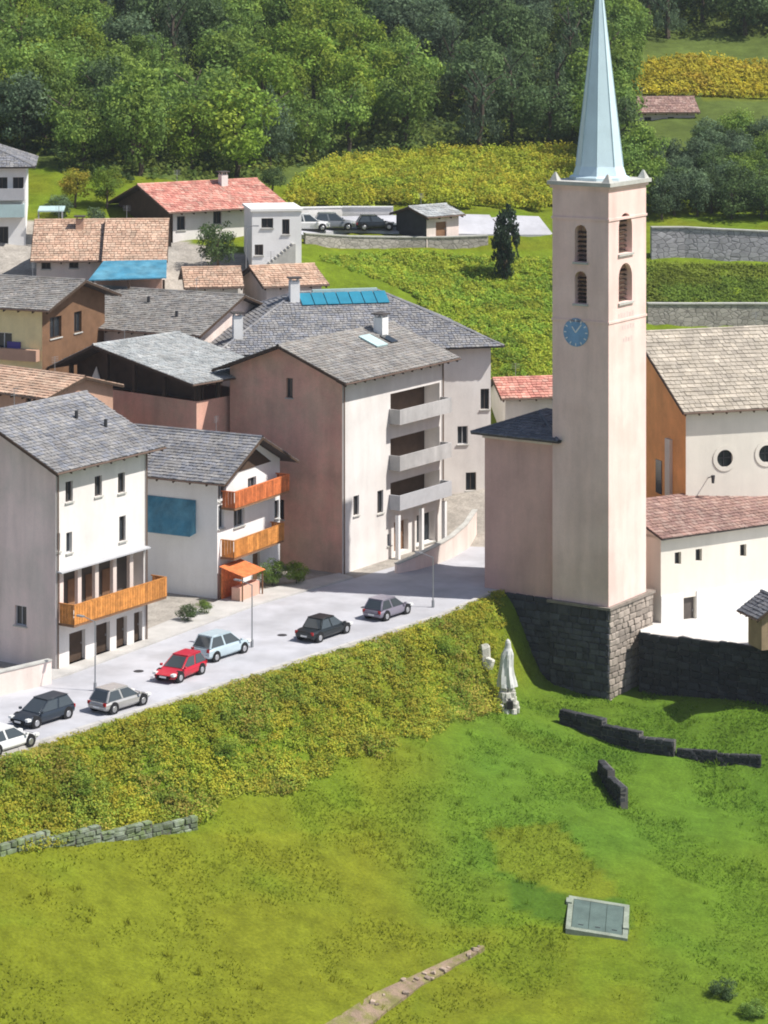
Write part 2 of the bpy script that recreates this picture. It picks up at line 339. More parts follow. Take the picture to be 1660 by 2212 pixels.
# ------------------------------------------------------------------ road and paving
def sheet(name, pts, z, m, thick=0.0):
    b = MB(); P = [Vector((p[0], p[1], z)) for p in pts]
    b.slab([p - Vector((0, 0, .3)) for p in P], (0, 0, .3)); o = b.build(name, m); o['kind'] = 'structure'; return o
def g2(x, y): p = G(x, y); return (p.x, p.y)
e = .35
road_near = [(-60 + 0, 112), (-22.3 - e, 160.9 + e), (4.2 - e, 195.2 + e), (8.4, 203.6)]
road_far = [(11.5, 226), (6.2, 219), (-2.2, 207.6), (-9.0, 199.0), (-20.3, 179.7), (-30, 167), (-70, 118)]
road = sheet('road', road_near + road_far, 0.03, MT['road'])
pav = sheet('pavement', [(-2.3, 207.5), (-9.1, 198.9), (-20.4, 179.6), (-30, 167), (-31.4, 168), (-21.7, 181.0), (-11.6, 200.6), (-3.4, 208.9)], 0.15, MT['paving'])
yard = sheet('yard', [(6.4, 219.2), (11.3, 225.8), (10.5, 231), (3.2, 220.4)], 0.045, MT['yard'])
kb = []
for (a, b_) in ((Vector((-34.7, 144.8, 0)), Vector((-22.75, 161.15, 0))), (Vector((-22.75, 161.15, 0)), Vector((3.75, 195.45, 0))), (Vector((3.75, 195.45, 0)), Vector((8.2, 203.4, 0)))):
    d = (b_ - a); ln = d.length; d.normalize(); nk = int(ln / 1.0)
    for i in range(nk):
        me_ = MB(); me_.box((0, -.16, 0), (.97, 0, 0), (0, .3, 0), (0, 0, .3)) if not kb else None
        if not kb: kb.append(me_.mesh('kerb_stone', MT['paving']))
        inst('kerb_stone', kb[0], road, a + d * (ln * i / nk) + Vector((0, 0, -.14 + random.uniform(-.01, .01))), (0, 0, math.atan2(d.y, d.x)), (ln / nk, 1, 1))
for x_, y_ in ((300, 1450), (610, 1372), (790, 1312)):
    p = G(x_, y_, .031); mb = MB(); mb.tube(p, p + Vector((0, 0, .012)), .34, .34, 16); mb.build('manhole_cover', MT['metal_dark'], road)

# ------------------------------------------------------------------ stones
def stone_mesh(k):
    r = random.Random(k); import bmesh
    bm = bmesh.new(); bmesh.ops.create_cube(bm, size=1.0); bmesh.ops.bevel(bm, geom=list(bm.edges), offset=.14, segments=1, affect='EDGES')
    for v in bm.verts: v.co += Vector((r.uniform(-.06, .06), r.uniform(-.06, .06), r.uniform(-.06, .06)))
    me = bpy.data.meshes.new('stone'); bm.to_mesh(me); bm.free(); return me
STONE = {}
def stones_of(mname):
    if mname not in STONE:
        L = [stone_mesh(k) for k in range(6)]
        for m in L: m.materials.append(MT[mname])
        STONE[mname] = L
    return STONE[mname]
def lay(parent, mname, p0, u, length, zlo, zhi, sw, sh, depth, n, off=0.0, rnd=random):
    """courses of separate stones on a vertical face; zlo may be a function of t"""
    L = stones_of(mname); ang = math.atan2(u.y, u.x); u = Vector((u.x, u.y, 0)); n = Vector((n[0], n[1], 0)); z = (min(zlo(0), zlo(length)) if callable(zlo) else zlo); row = 0
    while z < zhi - .05:
        hh = min(sh * rnd.uniform(.8, 1.25), zhi - z)
        if zhi - z - hh < sh * .4: hh = zhi - z
        t = -(row % 2) * sw * .4
        while t < length - .05:
            ww = sw * rnd.uniform(.65, 1.45); a, bb = max(t, 0), min(t + ww, length)
            if bb - a > .12 and (not callable(zlo) or z + hh > zlo((a + bb) / 2) - .2):
                c = p0 + u * ((a + bb) / 2) + n * (off + rnd.uniform(-.03, .05)); c.z = z + hh / 2
                inst('stone', rnd.choice(L), parent, c, (rnd.uniform(-.03, .03), rnd.uniform(-.03, .03), ang), ((bb - a) * .97, depth, hh * .96))
            t += ww
        z += hh; row += 1

# ------------------------------------------------------------------ houses
SLATE = [(.21, .21, .225), (.24, .235, .235), (.19, .195, .215), (.26, .25, .24), (.225, .215, .21)]
SLATE_W = [(.27, .25, .23), (.29, .275, .25), (.24, .23, .22), (.26, .235, .21)]
SLATE = [tuple(1.05 * v for v in c) for c in SLATE]; SLATE_W = [tuple(1.02 * v for v in c) for c in SLATE_W]
SLATE_L = [tuple(1.1 * v for v in c) for c in [(.34, .355, .35), (.38, .385, .375), (.31, .32, .32), (.36, .36, .345)]]
SLATE_D = [(.13, .135, .15), (.16, .16, .17), (.115, .12, .135)]
BEIGE = [(.41, .36, .29), (.44, .385, .31), (.39, .34, .275), (.42, .365, .29)]
CLAY = [(.50, .25, .155), (.54, .30, .19), (.44, .215, .14), (.52, .335, .225)]
CLAY_P = [(.53, .355, .25), (.55, .38, .275), (.50, .325, .23), (.51, .365, .265)]
CLAY_R = [(.56, .25, .195), (.59, .29, .225), (.51, .215, .17), (.57, .33, .26)]
CLAY_B = [(.33, .205, .17), (.35, .225, .185), (.29, .18, .155), (.37, .255, .215)]
def tiles(mb, O, U, V, pal, tw=.42, th=.42, poly=None, rnd=random, lift=.05):
    """one plane: eave corner O, U along the eave, V up the slope (3-d vectors)"""
    O, U, V = Vector(O), Vector(U), Vector(V); lu, lv = U.length, V.length; u, v = U / lu, V / lv; n = u.cross(v).normalized()
    if n.z < 0: n = -n
    rows = max(2, int(lv / th)); hh = lv / rows
    for r in range(rows):
        t = -(r % 2) * tw * .5; base = rnd.uniform(.9, 1.08)
        while t < lu - .02:
            ww = tw * rnd.uniform(.75, 1.3); a, bb = max(t, 0), min(t + ww, lu); t += ww
            if bb - a < .06: continue
            if poly is not None:
                cc = ((a + bb) / 2, (r + .5) * hh)
                if not inpoly(np.array(cc[0]), np.array(cc[1]), poly): continue
            lo, hi = r * hh - .04, min((r + 1) * hh + .03, lv); k = rnd.uniform(.86, 1.1) * base; c = rnd.choice(pal); c = (c[0] * k, c[1] * k, c[2] * k)
            j = rnd.uniform(0, .045); g = rnd.uniform(.006, .03)
            A, B_ = O + u * (a + g) + v * (lo + rnd.uniform(-.04, .02)), O + u * (bb - g) + v * (lo + rnd.uniform(-.04, .02)); C_, D_ = O + u * (bb - g) + v * hi, O + u * (a + g) + v * hi
            i = len(mb.v); top = lift + j
            mb.v += [tuple(A), tuple(B_), tuple(A + n * top), tuple(B_ + n * top), tuple(C_ + n * .012), tuple(D_ + n * .012)]
            mb.f += [(i, i + 1, i + 3, i + 2), (i + 2, i + 3, i + 4, i + 5), (i, i + 2, i + 5), (i + 1, i + 4, i + 3)]; mb.c += [c] * 4
def ridge_caps(mb, A, B, pal, r=.14):
    A, B = Vector(A), Vector(B); n = max(1, int((B - A).length / .45))
    for k in range(n):
        c = random.choice(pal); s = random.uniform(.85, 1.12)
        mb.tube(A.lerp(B, k / n), A.lerp(B, (k + 1.08) / n), r, r * .9, 6, (c[0] * s, c[1] * s, c[2] * s), caps=False)
class House:
    def __init__(s, name, label, cat, K, ang, L, Wd, z0, zE, group=None):
        s.K = Vector((K[0], K[1], 0)); a = rad(ang); s.f = Vector((math.cos(a), math.sin(a), 0)); s.g = Vector((-math.sin(a), math.cos(a), 0))
        s.L, s.W, s.z0, s.zE = L, Wd, z0, zE; s.op = {'F': [], 'G': [], 'B': [], 'E': []}
        s.root = thing(name, label, cat, (K[0], K[1], z0), group)
    def P(s, a, b, z): return s.K + s.f * a + s.g * b + Vector((0, 0, z))
    def face(s, k):   # origin, direction (left to right seen from outside), outward normal, length
        if k == 'F': return s.P(0, 0, 0), s.f, -s.g, s.L
        if k == 'G': return s.P(0, s.W, 0), -s.g, -s.f, s.W
        if k == 'E': return s.P(s.L, 0, 0), s.g, s.f, s.W
        return s.P(s.L, s.W, 0), -s.f, s.g, s.L
    def tz(s, k, x, y):
        o, d, n, L = s.face(k); r = Vector(((x - XC) / FPX, 1, -(y - YH) / FPX)); c = Vector((0, 0, CZ)); o2 = o.copy(); o2.z = 0
        n2 = Vector((n.x, n.y, 0)); lam = (o2 - Vector((0, 0, 0))).dot(n2) / Vector((r.x, r.y, 0)).dot(n2); p = c + r * lam
        return (Vector((p.x, p.y, 0)) - o2).dot(d), p.z
    def rect(s, k, x0, y0, x1, y1):
        ym, xm = (y0 + y1) / 2, (x0 + x1) / 2; t0, t1 = s.tz(k, x0, ym)[0], s.tz(k, x1, ym)[0]; za, zb = s.tz(k, xm, y1)[1], s.tz(k, xm, y0)[1]
        return min(t0, t1), max(t0, t1), za, zb
    def hole(s, k, r, depth=.22, kind='window', **kw):
        o, d, n, L = s.face(k); r = (max(r[0], .12), min(r[1], L - .12), max(r[2], s.z0 + .05), min(r[3], s.zE - .1))
        if r[1] - r[0] < .2 or r[3] - r[2] < .2: return
        s.op[k].append((r, depth, kind, kw))
    def walls(s, m, gables=None, zg=None, m2=None):
        """rectangular faces with real openings; gables: dict face->apex height list"""
        for grp, mm, nm in ((['F', 'G', 'B', 'E'] if m2 is None else [k for k in 'FGBE' if k not in m2], m, 'wall'),) + (tuple((([k], m2[k], 'wall') for k in m2)) if m2 else ()):
            mb = MB()
            for k in grp:
                o, d, n, L = s.face(k); H = s.op[k]
                ts = sorted({0.0, L} | {v for h_ in H for v in h_[0][:2]}); zs = sorted({s.z0, s.zE} | {v for h_ in H for v in h_[0][2:]})
                pt = lambda t, z, dep=0.0: o + d * t - n * dep + Vector((0, 0, z))
                for i in range(len(ts) - 1):
                    for j in range(len(zs) - 1):
                        tm, zm = (ts[i] + ts[i + 1]) / 2, (zs[j] + zs[j + 1]) / 2
                        if any(h_[0][0] < tm < h_[0][1] and h_[0][2] < zm < h_[0][3] for h_ in H): continue
                        mb.face([pt(ts[i], zs[j]), pt(ts[i + 1], zs[j]), pt(ts[i + 1], zs[j + 1]), pt(ts[i], zs[j + 1])])
                for (t0, t1, za, zb), dep, kind, kw in H:
                    mb.face([pt(t0, za), pt(t0, zb), pt(t0, zb, dep), pt(t0, za, dep)]); mb.face([pt(t1, za), pt(t1, za, dep), pt(t1, zb, dep), pt(t1, zb)])
                    mb.face([pt(t0, zb), pt(t1, zb), pt(t1, zb, dep), pt(t0, zb, dep)]); mb.face([pt(t0, za), pt(t0, za, dep), pt(t1, za, dep), pt(t1, za)])
                    if kind == 'recess': mb.face([pt(t0, za, dep), pt(t0, zb, dep), pt(t1, zb, dep), pt(t1, za, dep)])
                if gables and k in gables:
                    tt, zr = gables[k]; mb.face([pt(0, s.zE), pt(L, s.zE), pt(tt if k in 'GF' else L - tt, zr)])
            mb.build(nm, mm, s.root, fix=False)
        for k in s.op:
            o, d, n, L = s.face(k)
            pt = lambda t, z, dep=0.0: o + d * t - n * dep + Vector((0, 0, z))
            for (t0, t1, za, zb), dep, kind, kw in s.op[k]:
                if kind == 'recess': continue
                if kind == 'door':
                    db = MB(); db.box(pt(t0, za, dep), d * (t1 - t0), (0, 0, zb - za), n * .06); dr = db.build('door', MT[kw.get('m', 'wood_dark')], s.root)
                    hb = MB(); hb.box(pt(t1 - .16, za + 1.0, dep - .06), d * .05, (0, 0, .14), n * .05); hb.build('handle', MT['metal_grey'], dr); continue
                fb = MB(); fw = .07; dp = dep - .04; m_ = MT[kw.get('frame', 'trim_white')]
                for (a, c, z_, y_) in ((t0, t0 + fw, za, zb), (t1 - fw, t1, za, zb), (t0 + fw, t1 - fw, za, za + fw), (t0 + fw, t1 - fw, zb - fw, zb)):
                    fb.box(pt(a, z_, dp), d * (c - a), (0, 0, y_ - z_), n * -.06)
                if t1 - t0 > .7: tm = (t0 + t1) / 2; fb.box(pt(tm - .03, za + fw, dp + .005), d * .06, (0, 0, zb - za - 2 * fw), n * -.05)
                wo = fb.build('window', m_, s.root)
                gb = MB(); gb.box(pt(t0 + .01, za + .01, dep + .025), d * (t1 - t0 - .02), (0, 0, zb - za - .02), n * -.02); gb.build('pane', MT['glass'], wo)
                if kw.get('sill', True):
                    sb = MB(); sb.box(pt(t0 - .08, za - .09, -.0), d * (t1 - t0 + .16), (0, 0, .085), n * .1); sb.build('sill', MT['concrete'], wo)
                if kw.get('shut'):
                    for a in (t0 - (t1 - t0) * .52, t1 + .02):
                        sb = MB(); sb.box(pt(a, za, 0) + n * .005, d * ((t1 - t0) * .5), (0, 0, zb - za), n * .05)
                        for q_ in range(4): sb.box(pt(a + .05, za + (zb - za) * (q_ + .3) / 4.2, 0) + n * .055, d * ((t1 - t0) * .5 - .1), (0, 0, .06), n * .015)
                        sb.build('shutter', MT[kw['shut']], s.root)
    def gable_roof(s, axis='f', pitch=22, oe=.8, og=.7, rb=.5, pal=SLATE, tmat='slate', th=.14, tw=.34, z_off=0.0, board='roof_board'):
        tanp = math.tan(rad(pitch)); Wd, L = (s.W, s.L) if axis == 'f' else (s.L, s.W); bR = Wd * rb; zR = s.zE + bR * tanp; tb = (zR - s.zE) / (Wd - bR)
        P = (lambda a, b, z: s.P(a, b, z)) if axis == 'f' else (lambda a, b, z: s.P(b, a, z))
        sb = MB(); e0, e1 = s.zE - oe * tanp, s.zE - oe * tb; zo = .04 + z_off
        Q1 = [P(-og, -oe, e0 + zo), P(L + og, -oe, e0 + zo), P(L + og, bR, zR + zo), P(-og, bR, zR + zo)]
        Q2 = [P(-og, Wd + oe, e1 + zo), P(L + og, Wd + oe, e1 + zo), P(L + og, bR, zR + zo), P(-og, bR, zR + zo)]
        sb.slab(Q1, (0, 0, th)); sb.slab(Q2, (0, 0, th)); ro = sb.build('roof', MT[board], s.root)
        tb_ = MB(); up = Vector((0, 0, th + .005))
        for Q in (Q1, Q2): tiles(tb_, Q[0] + up, Q[1] - Q[0], Q[3] - Q[0], pal, tw=tw, th=tw)
        ridge_caps(tb_, Q1[3] + up, Q1[2] + up, pal); to = tb_.build('roof_tiles', MT[tmat], ro, kind='stuff')
        for a in (-og - .04, L + og):                 # verge boards and rafter ends
            fb = MB(); fb.slab([P(a, -oe, e0 + zo - .06), P(a, bR, zR + zo - .06), P(a, bR, zR + zo + th), P(a, -oe, e0 + zo + th)], (P(.04, 0, 0) - P(0, 0, 0)))
            fb.build('verge_board', MT['wood_dark'], ro); fb = MB()
            fb.slab([P(a, Wd + oe, e1 + zo - .06), P(a, bR, zR + zo - .06), P(a, bR, zR + zo + th), P(a, Wd + oe, e1 + zo + th)], (P(.04, 0, 0) - P(0, 0, 0)))
            fb.build('verge_board', MT['wood_dark'], ro)
        n = max(3, int(L / 1.1)); ax = (P(1, 0, 0) - P(0, 0, 0))
        for k in range(n + 1):
            a = -og + .15 + (L + 2 * og - .45) * k / n; rbm = MB()
            rbm.slab([P(a, -oe + .05, e0 + zo + .05 * tanp - .19), P(a, .0, s.zE + zo - .19), P(a, .0, s.zE + zo - .005), P(a, -oe + .05, e0 + zo + .05 * tanp - .005)], ax * .13)
            rbm.build('rafter', MT['wood_dark'], ro)
        for Q in (Q1, Q2):
            gm = MB(); dv = (Q[0] - Q[3]); dv.z = 0; dv.normalize(); gm.tube(Q[0] + dv * .07 + Vector((0, 0, .05)), Q[1] + dv * .07 + Vector((0, 0, .05)), .065, .065, 7); gm.build('gutter', MT['pipe'], ro)
        am = MB(); pa = P(L * .3, bR, zR + th); am.tube(pa - Vector((0, 0, .2)), pa + Vector((0, 0, 1.3)), .025, .02, 5)
        for q_ in range(4): am.tube(pa + s.f * -.35 + Vector((0, 0, 1.25 - q_ * .13)), pa + s.f * .35 + Vector((0, 0, 1.25 - q_ * .13)), .012, .012, 4)
        am.build('aerial', MT['metal_grey'], ro)
        s.zR, s.roof, s.bR, s.tanp = zR, ro, bR, tanp
        s.gab = {('G' if axis == 'f' else 'F'): (None, zR)}
        return ro
    def gable_spec(s, axis='f', pitch=22, rb=.5):
        Wd = s.W if axis == 'f' else s.L; zR = s.zE + Wd * rb * math.tan(rad(pitch))
        return {'G': (s.W * (1 - rb), zR), 'E': (s.W * (1 - rb), zR)} if axis == 'f' else {'F': (s.L * rb, zR), 'B': (s.L * rb, zR)}
    def hip_roof(s, pitch=22, o=.8, pal=SLATE, tmat='slate', th=.14, tw=.34):
        t = math.tan(rad(pitch)); L, Wd = s.L, s.W; hw = Wd / 2; zR = s.zE + hw * t; e0 = s.zE - o * t + .04; zR += .04
        c = [s.P(-o, -o, e0), s.P(L + o, -o, e0), s.P(L + o, Wd + o, e0), s.P(-o, Wd + o, e0)]; h_ = min(hw, L / 2 - .01)
        r0, r1 = s.P(h_, hw, zR), s.P(L - h_, hw, zR); up = Vector((0, 0, th))
        sb = MB()
        for poly in ([c[0], c[1], r1, r0], [c[2], c[3], r0, r1], [c[1], c[2], r1], [c[3], c[0], r0]): sb.slab(poly, up)
        ro = sb.build('roof', MT['roof_board'], s.root); tb = MB()
        for poly in ([c[0], c[1], r1, r0], [c[2], c[3], r0, r1], [c[1], c[2], r1], [c[3], c[0], r0]):
            O = poly[0]; u = (poly[1] - poly[0]); ul = u.normalized(); m_ = poly[2] - O; v = (m_ - ul * m_.dot(ul)); vl = v.normalized()
            pp = [((p - O).dot(ul), (p - O).dot(vl)) for p in poly]; tiles(tb, O + up, u, v, pal, tw=tw, th=tw, poly=pp)
        u2 = up * 1.0
        for A, B in ((r0, r1), (c[0], r0), (c[1], r1), (c[2], r1), (c[3], r0)): ridge_caps(tb, A + u2, B + u2, pal)
        tb.build('roof_tiles', MT[tmat], ro, kind='stuff'); s.roof, s.zR = ro, zR; return ro
    def balcony(s, k, t0, t1, z, proj=1.2, hgt=1.05, m='wood_orange', slab='wood_brown', boards=True, bw=.26, solid=None):
        o, d, n, L = s.face(k); pt = lambda t, zz, out=0.0: o + d * t + n * out + Vector((0, 0, zz))
        bb = MB(); bb.box(pt(t0, z - .16, .01), d * (t1 - t0), n * proj, (0, 0, .16)); bal = bb.build('balcony', MT[slab], s.root)
        if solid:
            pb = MB(); pb.box(pt(t0, z - .2, proj + .002), d * (t1 - t0), n * .12, (0, 0, hgt + .2)); pb.box(pt(t0 - .002, z - .2, .02), d * .12, n * (proj - .02), (0, 0, hgt + .19)); pb.box(pt(t1 - .118, z - .2, .02), d * .12, n * (proj - .02), (0, 0, hgt + .19))
            pb.build('parapet', MT[solid], bal)
        else:
            rb = MB(); rb.box(pt(t0, z + hgt, proj - .06), d * (t1 - t0), n * .1, (0, 0, .07)); rb.box(pt(t0, z + .04, proj - .05), d * (t1 - t0), n * .06, (0, 0, .07))
            for a in (t0, t1 - .09): rb.box(pt(a, z + hgt, .02), d * .09, n * (proj - .1), (0, 0, .068))
            rb.build('rail', MT[m], bal); nb = int((t1 - t0) / bw)
            me0 = MB(); me0.box((-.5, -.5, -.5), (1, 0, 0), (0, 1, 0), (0, 0, 1)); key = 'board_' + m
            if key not in STONE: STONE[key] = me0.mesh('board', MT[m])
            ang = math.atan2(d.y, d.x)
            for i in range(nb):
                c = pt(t0 + (t1 - t0) * (i + .5) / nb, z + hgt * .5, proj + .025); inst('board', STONE[key], bal, c, (0, 0, ang), ((t1 - t0) / nb - .03, .035, hgt * .98))
            for a in (t0 + .03, t1 - .03):
                for i in range(int(proj / bw)):
                    c = pt(a, z + hgt * .5, .1 + (proj - .15) * (i + .5) / int(proj / bw)); inst('board', STONE[key], bal, c, (0, 0, ang + math.pi / 2), ((proj - .15) / int(proj / bw) - .03, .035, hgt * .98))
        return bal
    def chimney(s, p, w_=.7, hgt=1.6, m='plaster_white'):
        p = Vector(p); mb = MB(); mb.box(p - s.f * w_ / 2 - s.g * w_ / 2 - Vector((0, 0, 1.0)), s.f * w_, s.g * w_, (0, 0, hgt + 1.0)); c = mb.build('chimney', MT[m], getattr(s, 'roof', s.root))
        cb = MB(); t = p + Vector((0, 0, hgt + .22)); w2 = w_ + .3; cb.box(t - s.f * w2 / 2 - s.g * w2 / 2, s.f * w2, s.g * w2, (0, 0, .1))
        cb.build('chimney_cap', MT['roof_board'], getattr(s, 'roof', s.root))
        pb = MB()
        for a in (-1, 1):
            for b_ in (-1, 1): pb.box(t + s.f * (a * (w_ / 2 - .1) - .05) + s.g * (b_ * (w_ / 2 - .1) - .05) - Vector((0, 0, .22)), s.f * .1, s.g * .1, (0, 0, .22))
        pb.build('chimney_post', MT[m], getattr(s, 'roof', s.root)); return c

# ------------------------------------------------------------------ bell tower
GA = 57.0
def arch_face(mb, o, d, n, t0, t1, za, zb, L, z0, z1, dep, seg=8):
    pass
TW = House('bell_tower', 'tall square plastered bell tower with pale pointed spire and rough stone base', 'bell tower', (16.05, 198.5), GA, 5.75, 4.6, 0.0, 29.8)
T = TW
ARCH = []
for k, rects in (('F', [(1337, 460, 1366, 547), (1337, 568, 1366, 652)]), ('G', [(1242, 486, 1268, 566), (1242, 586, 1268, 656)])):
    for r in rects:
        rr = T.rect(k, *r); T.hole(k, rr, 1.1, 'arch'); ARCH.append((k, rr))
for k in T.op: T.op[k] = [(r, 1.1, 'recess', {}) for (r, dep, kd, kw) in T.op[k]]
T.walls(MT['tower_plaster'])
for k, (t0, t1, za, zb) in ARCH:
    o, d, n, L = T.face(k); pt = lambda t, z, dep=0.0: o + d * t - n * dep + Vector((0, 0, z)); r = (t1 - t0) / 2; zc = zb - r; mb = MB()
    for s_ in (-1, 1):           # the two spandrels that round the head of the opening
        tm = (t0 + t1) / 2; ring = [pt(tm + s_ * r * math.cos(a), zc + r * math.sin(a), .0) for a in np.linspace(0, math.pi / 2, 7)]
        mb.slab([pt(tm + s_ * r, zb + .002)] + ring[::-1] if s_ > 0 else [pt(tm + s_ * r, zb + .002)] + ring, -n * .35)
    mb.build('arch', MT['tower_plaster'], T.root)
    sb = MB(); sb.box(pt(t0 - .12, za - .16), d * (t1 - t0 + .24), n * .14, (0, 0, .15)); sb.build('sill', MT['concrete'], T.root)
    for i in range(7):           # louvres
        z = za + .12 + (zb - za - .3) * i / 7
        lb = MB(); lb.box(pt(t0 + .005, z, .62), d * (t1 - t0 - .01), n * .2 + Vector((0, 0, -.12)), (0, 0, .03)); lb.build('louvre', MT['wood_dark'], T.root)
def ring(zlo, zhi, out, m, nm, parent=T.root, inn=.02):
    mb = MB(); c = [(-out, -out), (T.L + out, -out), (T.L + out, T.W + out), (-out, T.W + out)]
    mb.slab([T.P(x, y, zlo) for x, y in c], (0, 0, zhi - zlo)); return mb.build(nm, MT[m], parent)
ring(29.8, 30.02, .14, 'tower_plaster', 'cornice'); ring(30.02, 30.3, .30, 'concrete', 'cornice'); ring(27.55, 27.72, .07, 'tower_plaster', 'string_course')
ring(20.2, 20.36, .06, 'tower_plaster', 'string_course')
# plinth: core with separate stones on the two faces in view, and a capping course
mb = MB(); a = .05; mb.slab([T.P(x, y, -8.5) for x, y in ((-a, -a), (T.L + .8, -a), (T.L + .8, T.W + a), (-a, T.W + a))], (0, 0, 8.4)); plinth = mb.build('plinth', MT['mortar'], T.root)
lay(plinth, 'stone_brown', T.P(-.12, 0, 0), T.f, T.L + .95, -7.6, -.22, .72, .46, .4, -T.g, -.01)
lay(plinth, 'stone_shaded', T.P(0, T.W + .12, 0), -T.g, T.W + .24, -8.0, -.22, .72, .46, .4, -T.f, -.01)  # left face in darker stone than the sunlit one: shade put into colour
mb = MB(); a = .3; mb.slab([T.P(x, y, -.2) for x, y in ((-a, -a), (T.L + .95, -a), (T.L + .95, T.W + a), (-a, T.W + a))], (0, 0, .19)); mb.build('plinth_cap', MT['stone_brown'], T.root)
# spire
cs = T.P(T.L / 2, T.W / 2, 0); mb = MB(); prof = [(30.3, 2.2), (30.5, 2.2), (30.62, 1.95), (31.3, 1.72), (45.6, .05)]; n8 = 8
for (z0, r0), (z1, r1) in zip(prof[:-1], prof[1:]):
    for k in range(n8):
        A0, A1 = rad(GA) + math.pi / 8 + k * math.pi / 4, rad(GA) + math.pi / 8 + (k + 1) * math.pi / 4
        mb.face([cs + Vector((math.cos(A0) * r0, math.sin(A0) * r0, z0)), cs + Vector((math.cos(A1) * r0, math.sin(A1) * r0, z0)), cs + Vector((math.cos(A1) * r1, math.sin(A1) * r1, z1)), cs + Vector((math.cos(A0) * r1, math.sin(A0) * r1, z1))])
sp = mb.build('spire', MT['spire_metal'], T.root)
for k in range(8):
    A0 = rad(GA) + math.pi / 8 + k * math.pi / 4; mb = MB(); dv = Vector((math.cos(A0), math.sin(A0), 0))
    mb.tube(cs + dv * 1.72 + Vector((0, 0, 31.3)), cs + dv * .06 + Vector((0, 0, 45.5)), .045, .025, 5); mb.build('seam', MT['seam_metal'], sp)
mb = MB(); mb.tube(cs + Vector((0, 0, 45.5)), cs + Vector((0, 0, 47.4)), .04, .03, 6); mb.tube(cs + T.f * -.4 + Vector((0, 0, 46.8)), cs + T.f * .4 + Vector((0, 0, 46.8)), .035, .035, 6); mb.build('cross', MT['metal_grey'], T.root)
for x, y in ((.15, .15), (T.L - .15, .15), (.15, T.W - .15), (T.L - .15, T.W - .15)):      # small corner caps on the cornice
    mb = MB(); p = T.P(x, y, 30.3); u = .32
    mb.hexa([p + T.f * -u + T.g * -u, p + T.f * u + T.g * -u, p + T.f * u + T.g * u, p + T.f * -u + T.g * u] + [p + T.f * a * .05 + T.g * b2 * .05 + Vector((0, 0, .6)) for a, b2 in ((-1, -1), (1, -1), (1, 1), (-1, 1))]); mb.build('corner_cap', MT['concrete'], T.root)
# clock on the shaded face, faded dial on the sunlit one
def dial(k, x, y, r, m, marks, nm):
    t, z = T.tz(k, x, y); o, d, n, L = T.face(k); c = o + d * t + Vector((0, 0, z)); mb = MB()
    mb.slab([c + n * .01 + d * math.cos(a) * r + Vector((0, 0, math.sin(a) * r)) for a in np.linspace(0, 2 * math.pi, 33)[:-1]], n * .05); dd = mb.build(nm, MT[m], T.root)
    for i in range(12):
        a = i * math.pi / 6; e1, e2 = d * math.cos(a) + Vector((0, 0, math.sin(a))), d * -math.sin(a) + Vector((0, 0, math.cos(a)))
        mb = MB(); mb.box(c + n * .06 + e1 * r * .76 - e2 * .04, e1 * r * .18, e2 * .08, n * .015); mb.build('hour_mark', MT[marks], dd)
    for a, l in ((2.2, .5), (.9, .74)):
        e1, e2 = d * math.cos(a) + Vector((0, 0, math.sin(a))), d * -math.sin(a) + Vector((0, 0, math.cos(a)))
        mb = MB(); mb.box(c + n * .08 - e2 * .045, e1 * r * l, e2 * .09, n * .015); mb.build('clock_hand', MT[marks], dd)
dial('G', 1245, 718, 1.02, 'clock_blue', 'trim_white', 'clock_face')
o, d, n, L = T.face('F')                 # rows of faded painted strokes
for row, (x0, x1, y) in enumerate(((1336, 1371, 683), (1344, 1372, 708), (1346, 1368, 735))):
    t0, z = T.tz('F', x0, y); t1, _ = T.tz('F', x1, y); nn = 6 - row; mb = MB()
    for i in range(nn):
        a = t0 + (t1 - t0) * i / nn; mb.box(o + d * a + n * .003 + Vector((0, 0, z - .16)), d * ((t1 - t0) / nn * .62), n * .006, (0, 0, .3 + .06 * (i % 2)))
    so_ = mb.build('painted_marks', MT['faded_red'], T.root); so_['kind'] = 'stuff'

# ------------------------------------------------------------------ sacristy beside the tower
ks = T.P(.35, T.W + .02, 0)
S = House('sacristy', 'windowless brownish plastered church annex with dark roof adjoining the bell tower', 'church annex', (ks.x, ks.y), GA, 7.0, 5.9, -.1, 11.6)
S.walls(MT['sacristy_plaster']); S.hip_roof(20, .75, SLATE_D)  # dark slate palette: the tower's shadow on this roof is put into the tiles
mb = MB(); mb.slab([S.P(x, y, -8) for x, y in ((-.02, -.0), (7, -.0), (7, 5.92), (-.02, 5.92))], (0, 0, 7.88)); sp_ = mb.build('plinth', MT['mortar'], S.root)
lay(sp_, 'stone_shaded', S.P(0, 5.96, 0), -S.g, 5.9, -7.0, -.05, .8, .5, .34, -S.f, 0)  # dark stone colour carries the shade lying on this lower wall
mb = MB(); mb.box(S.P(-.2, 6.0, 11.1), -S.g * 5.9, S.f * .18, (0, 0, .3)); mb.build('cornice', MT['plaster_pinkish'], S.root)

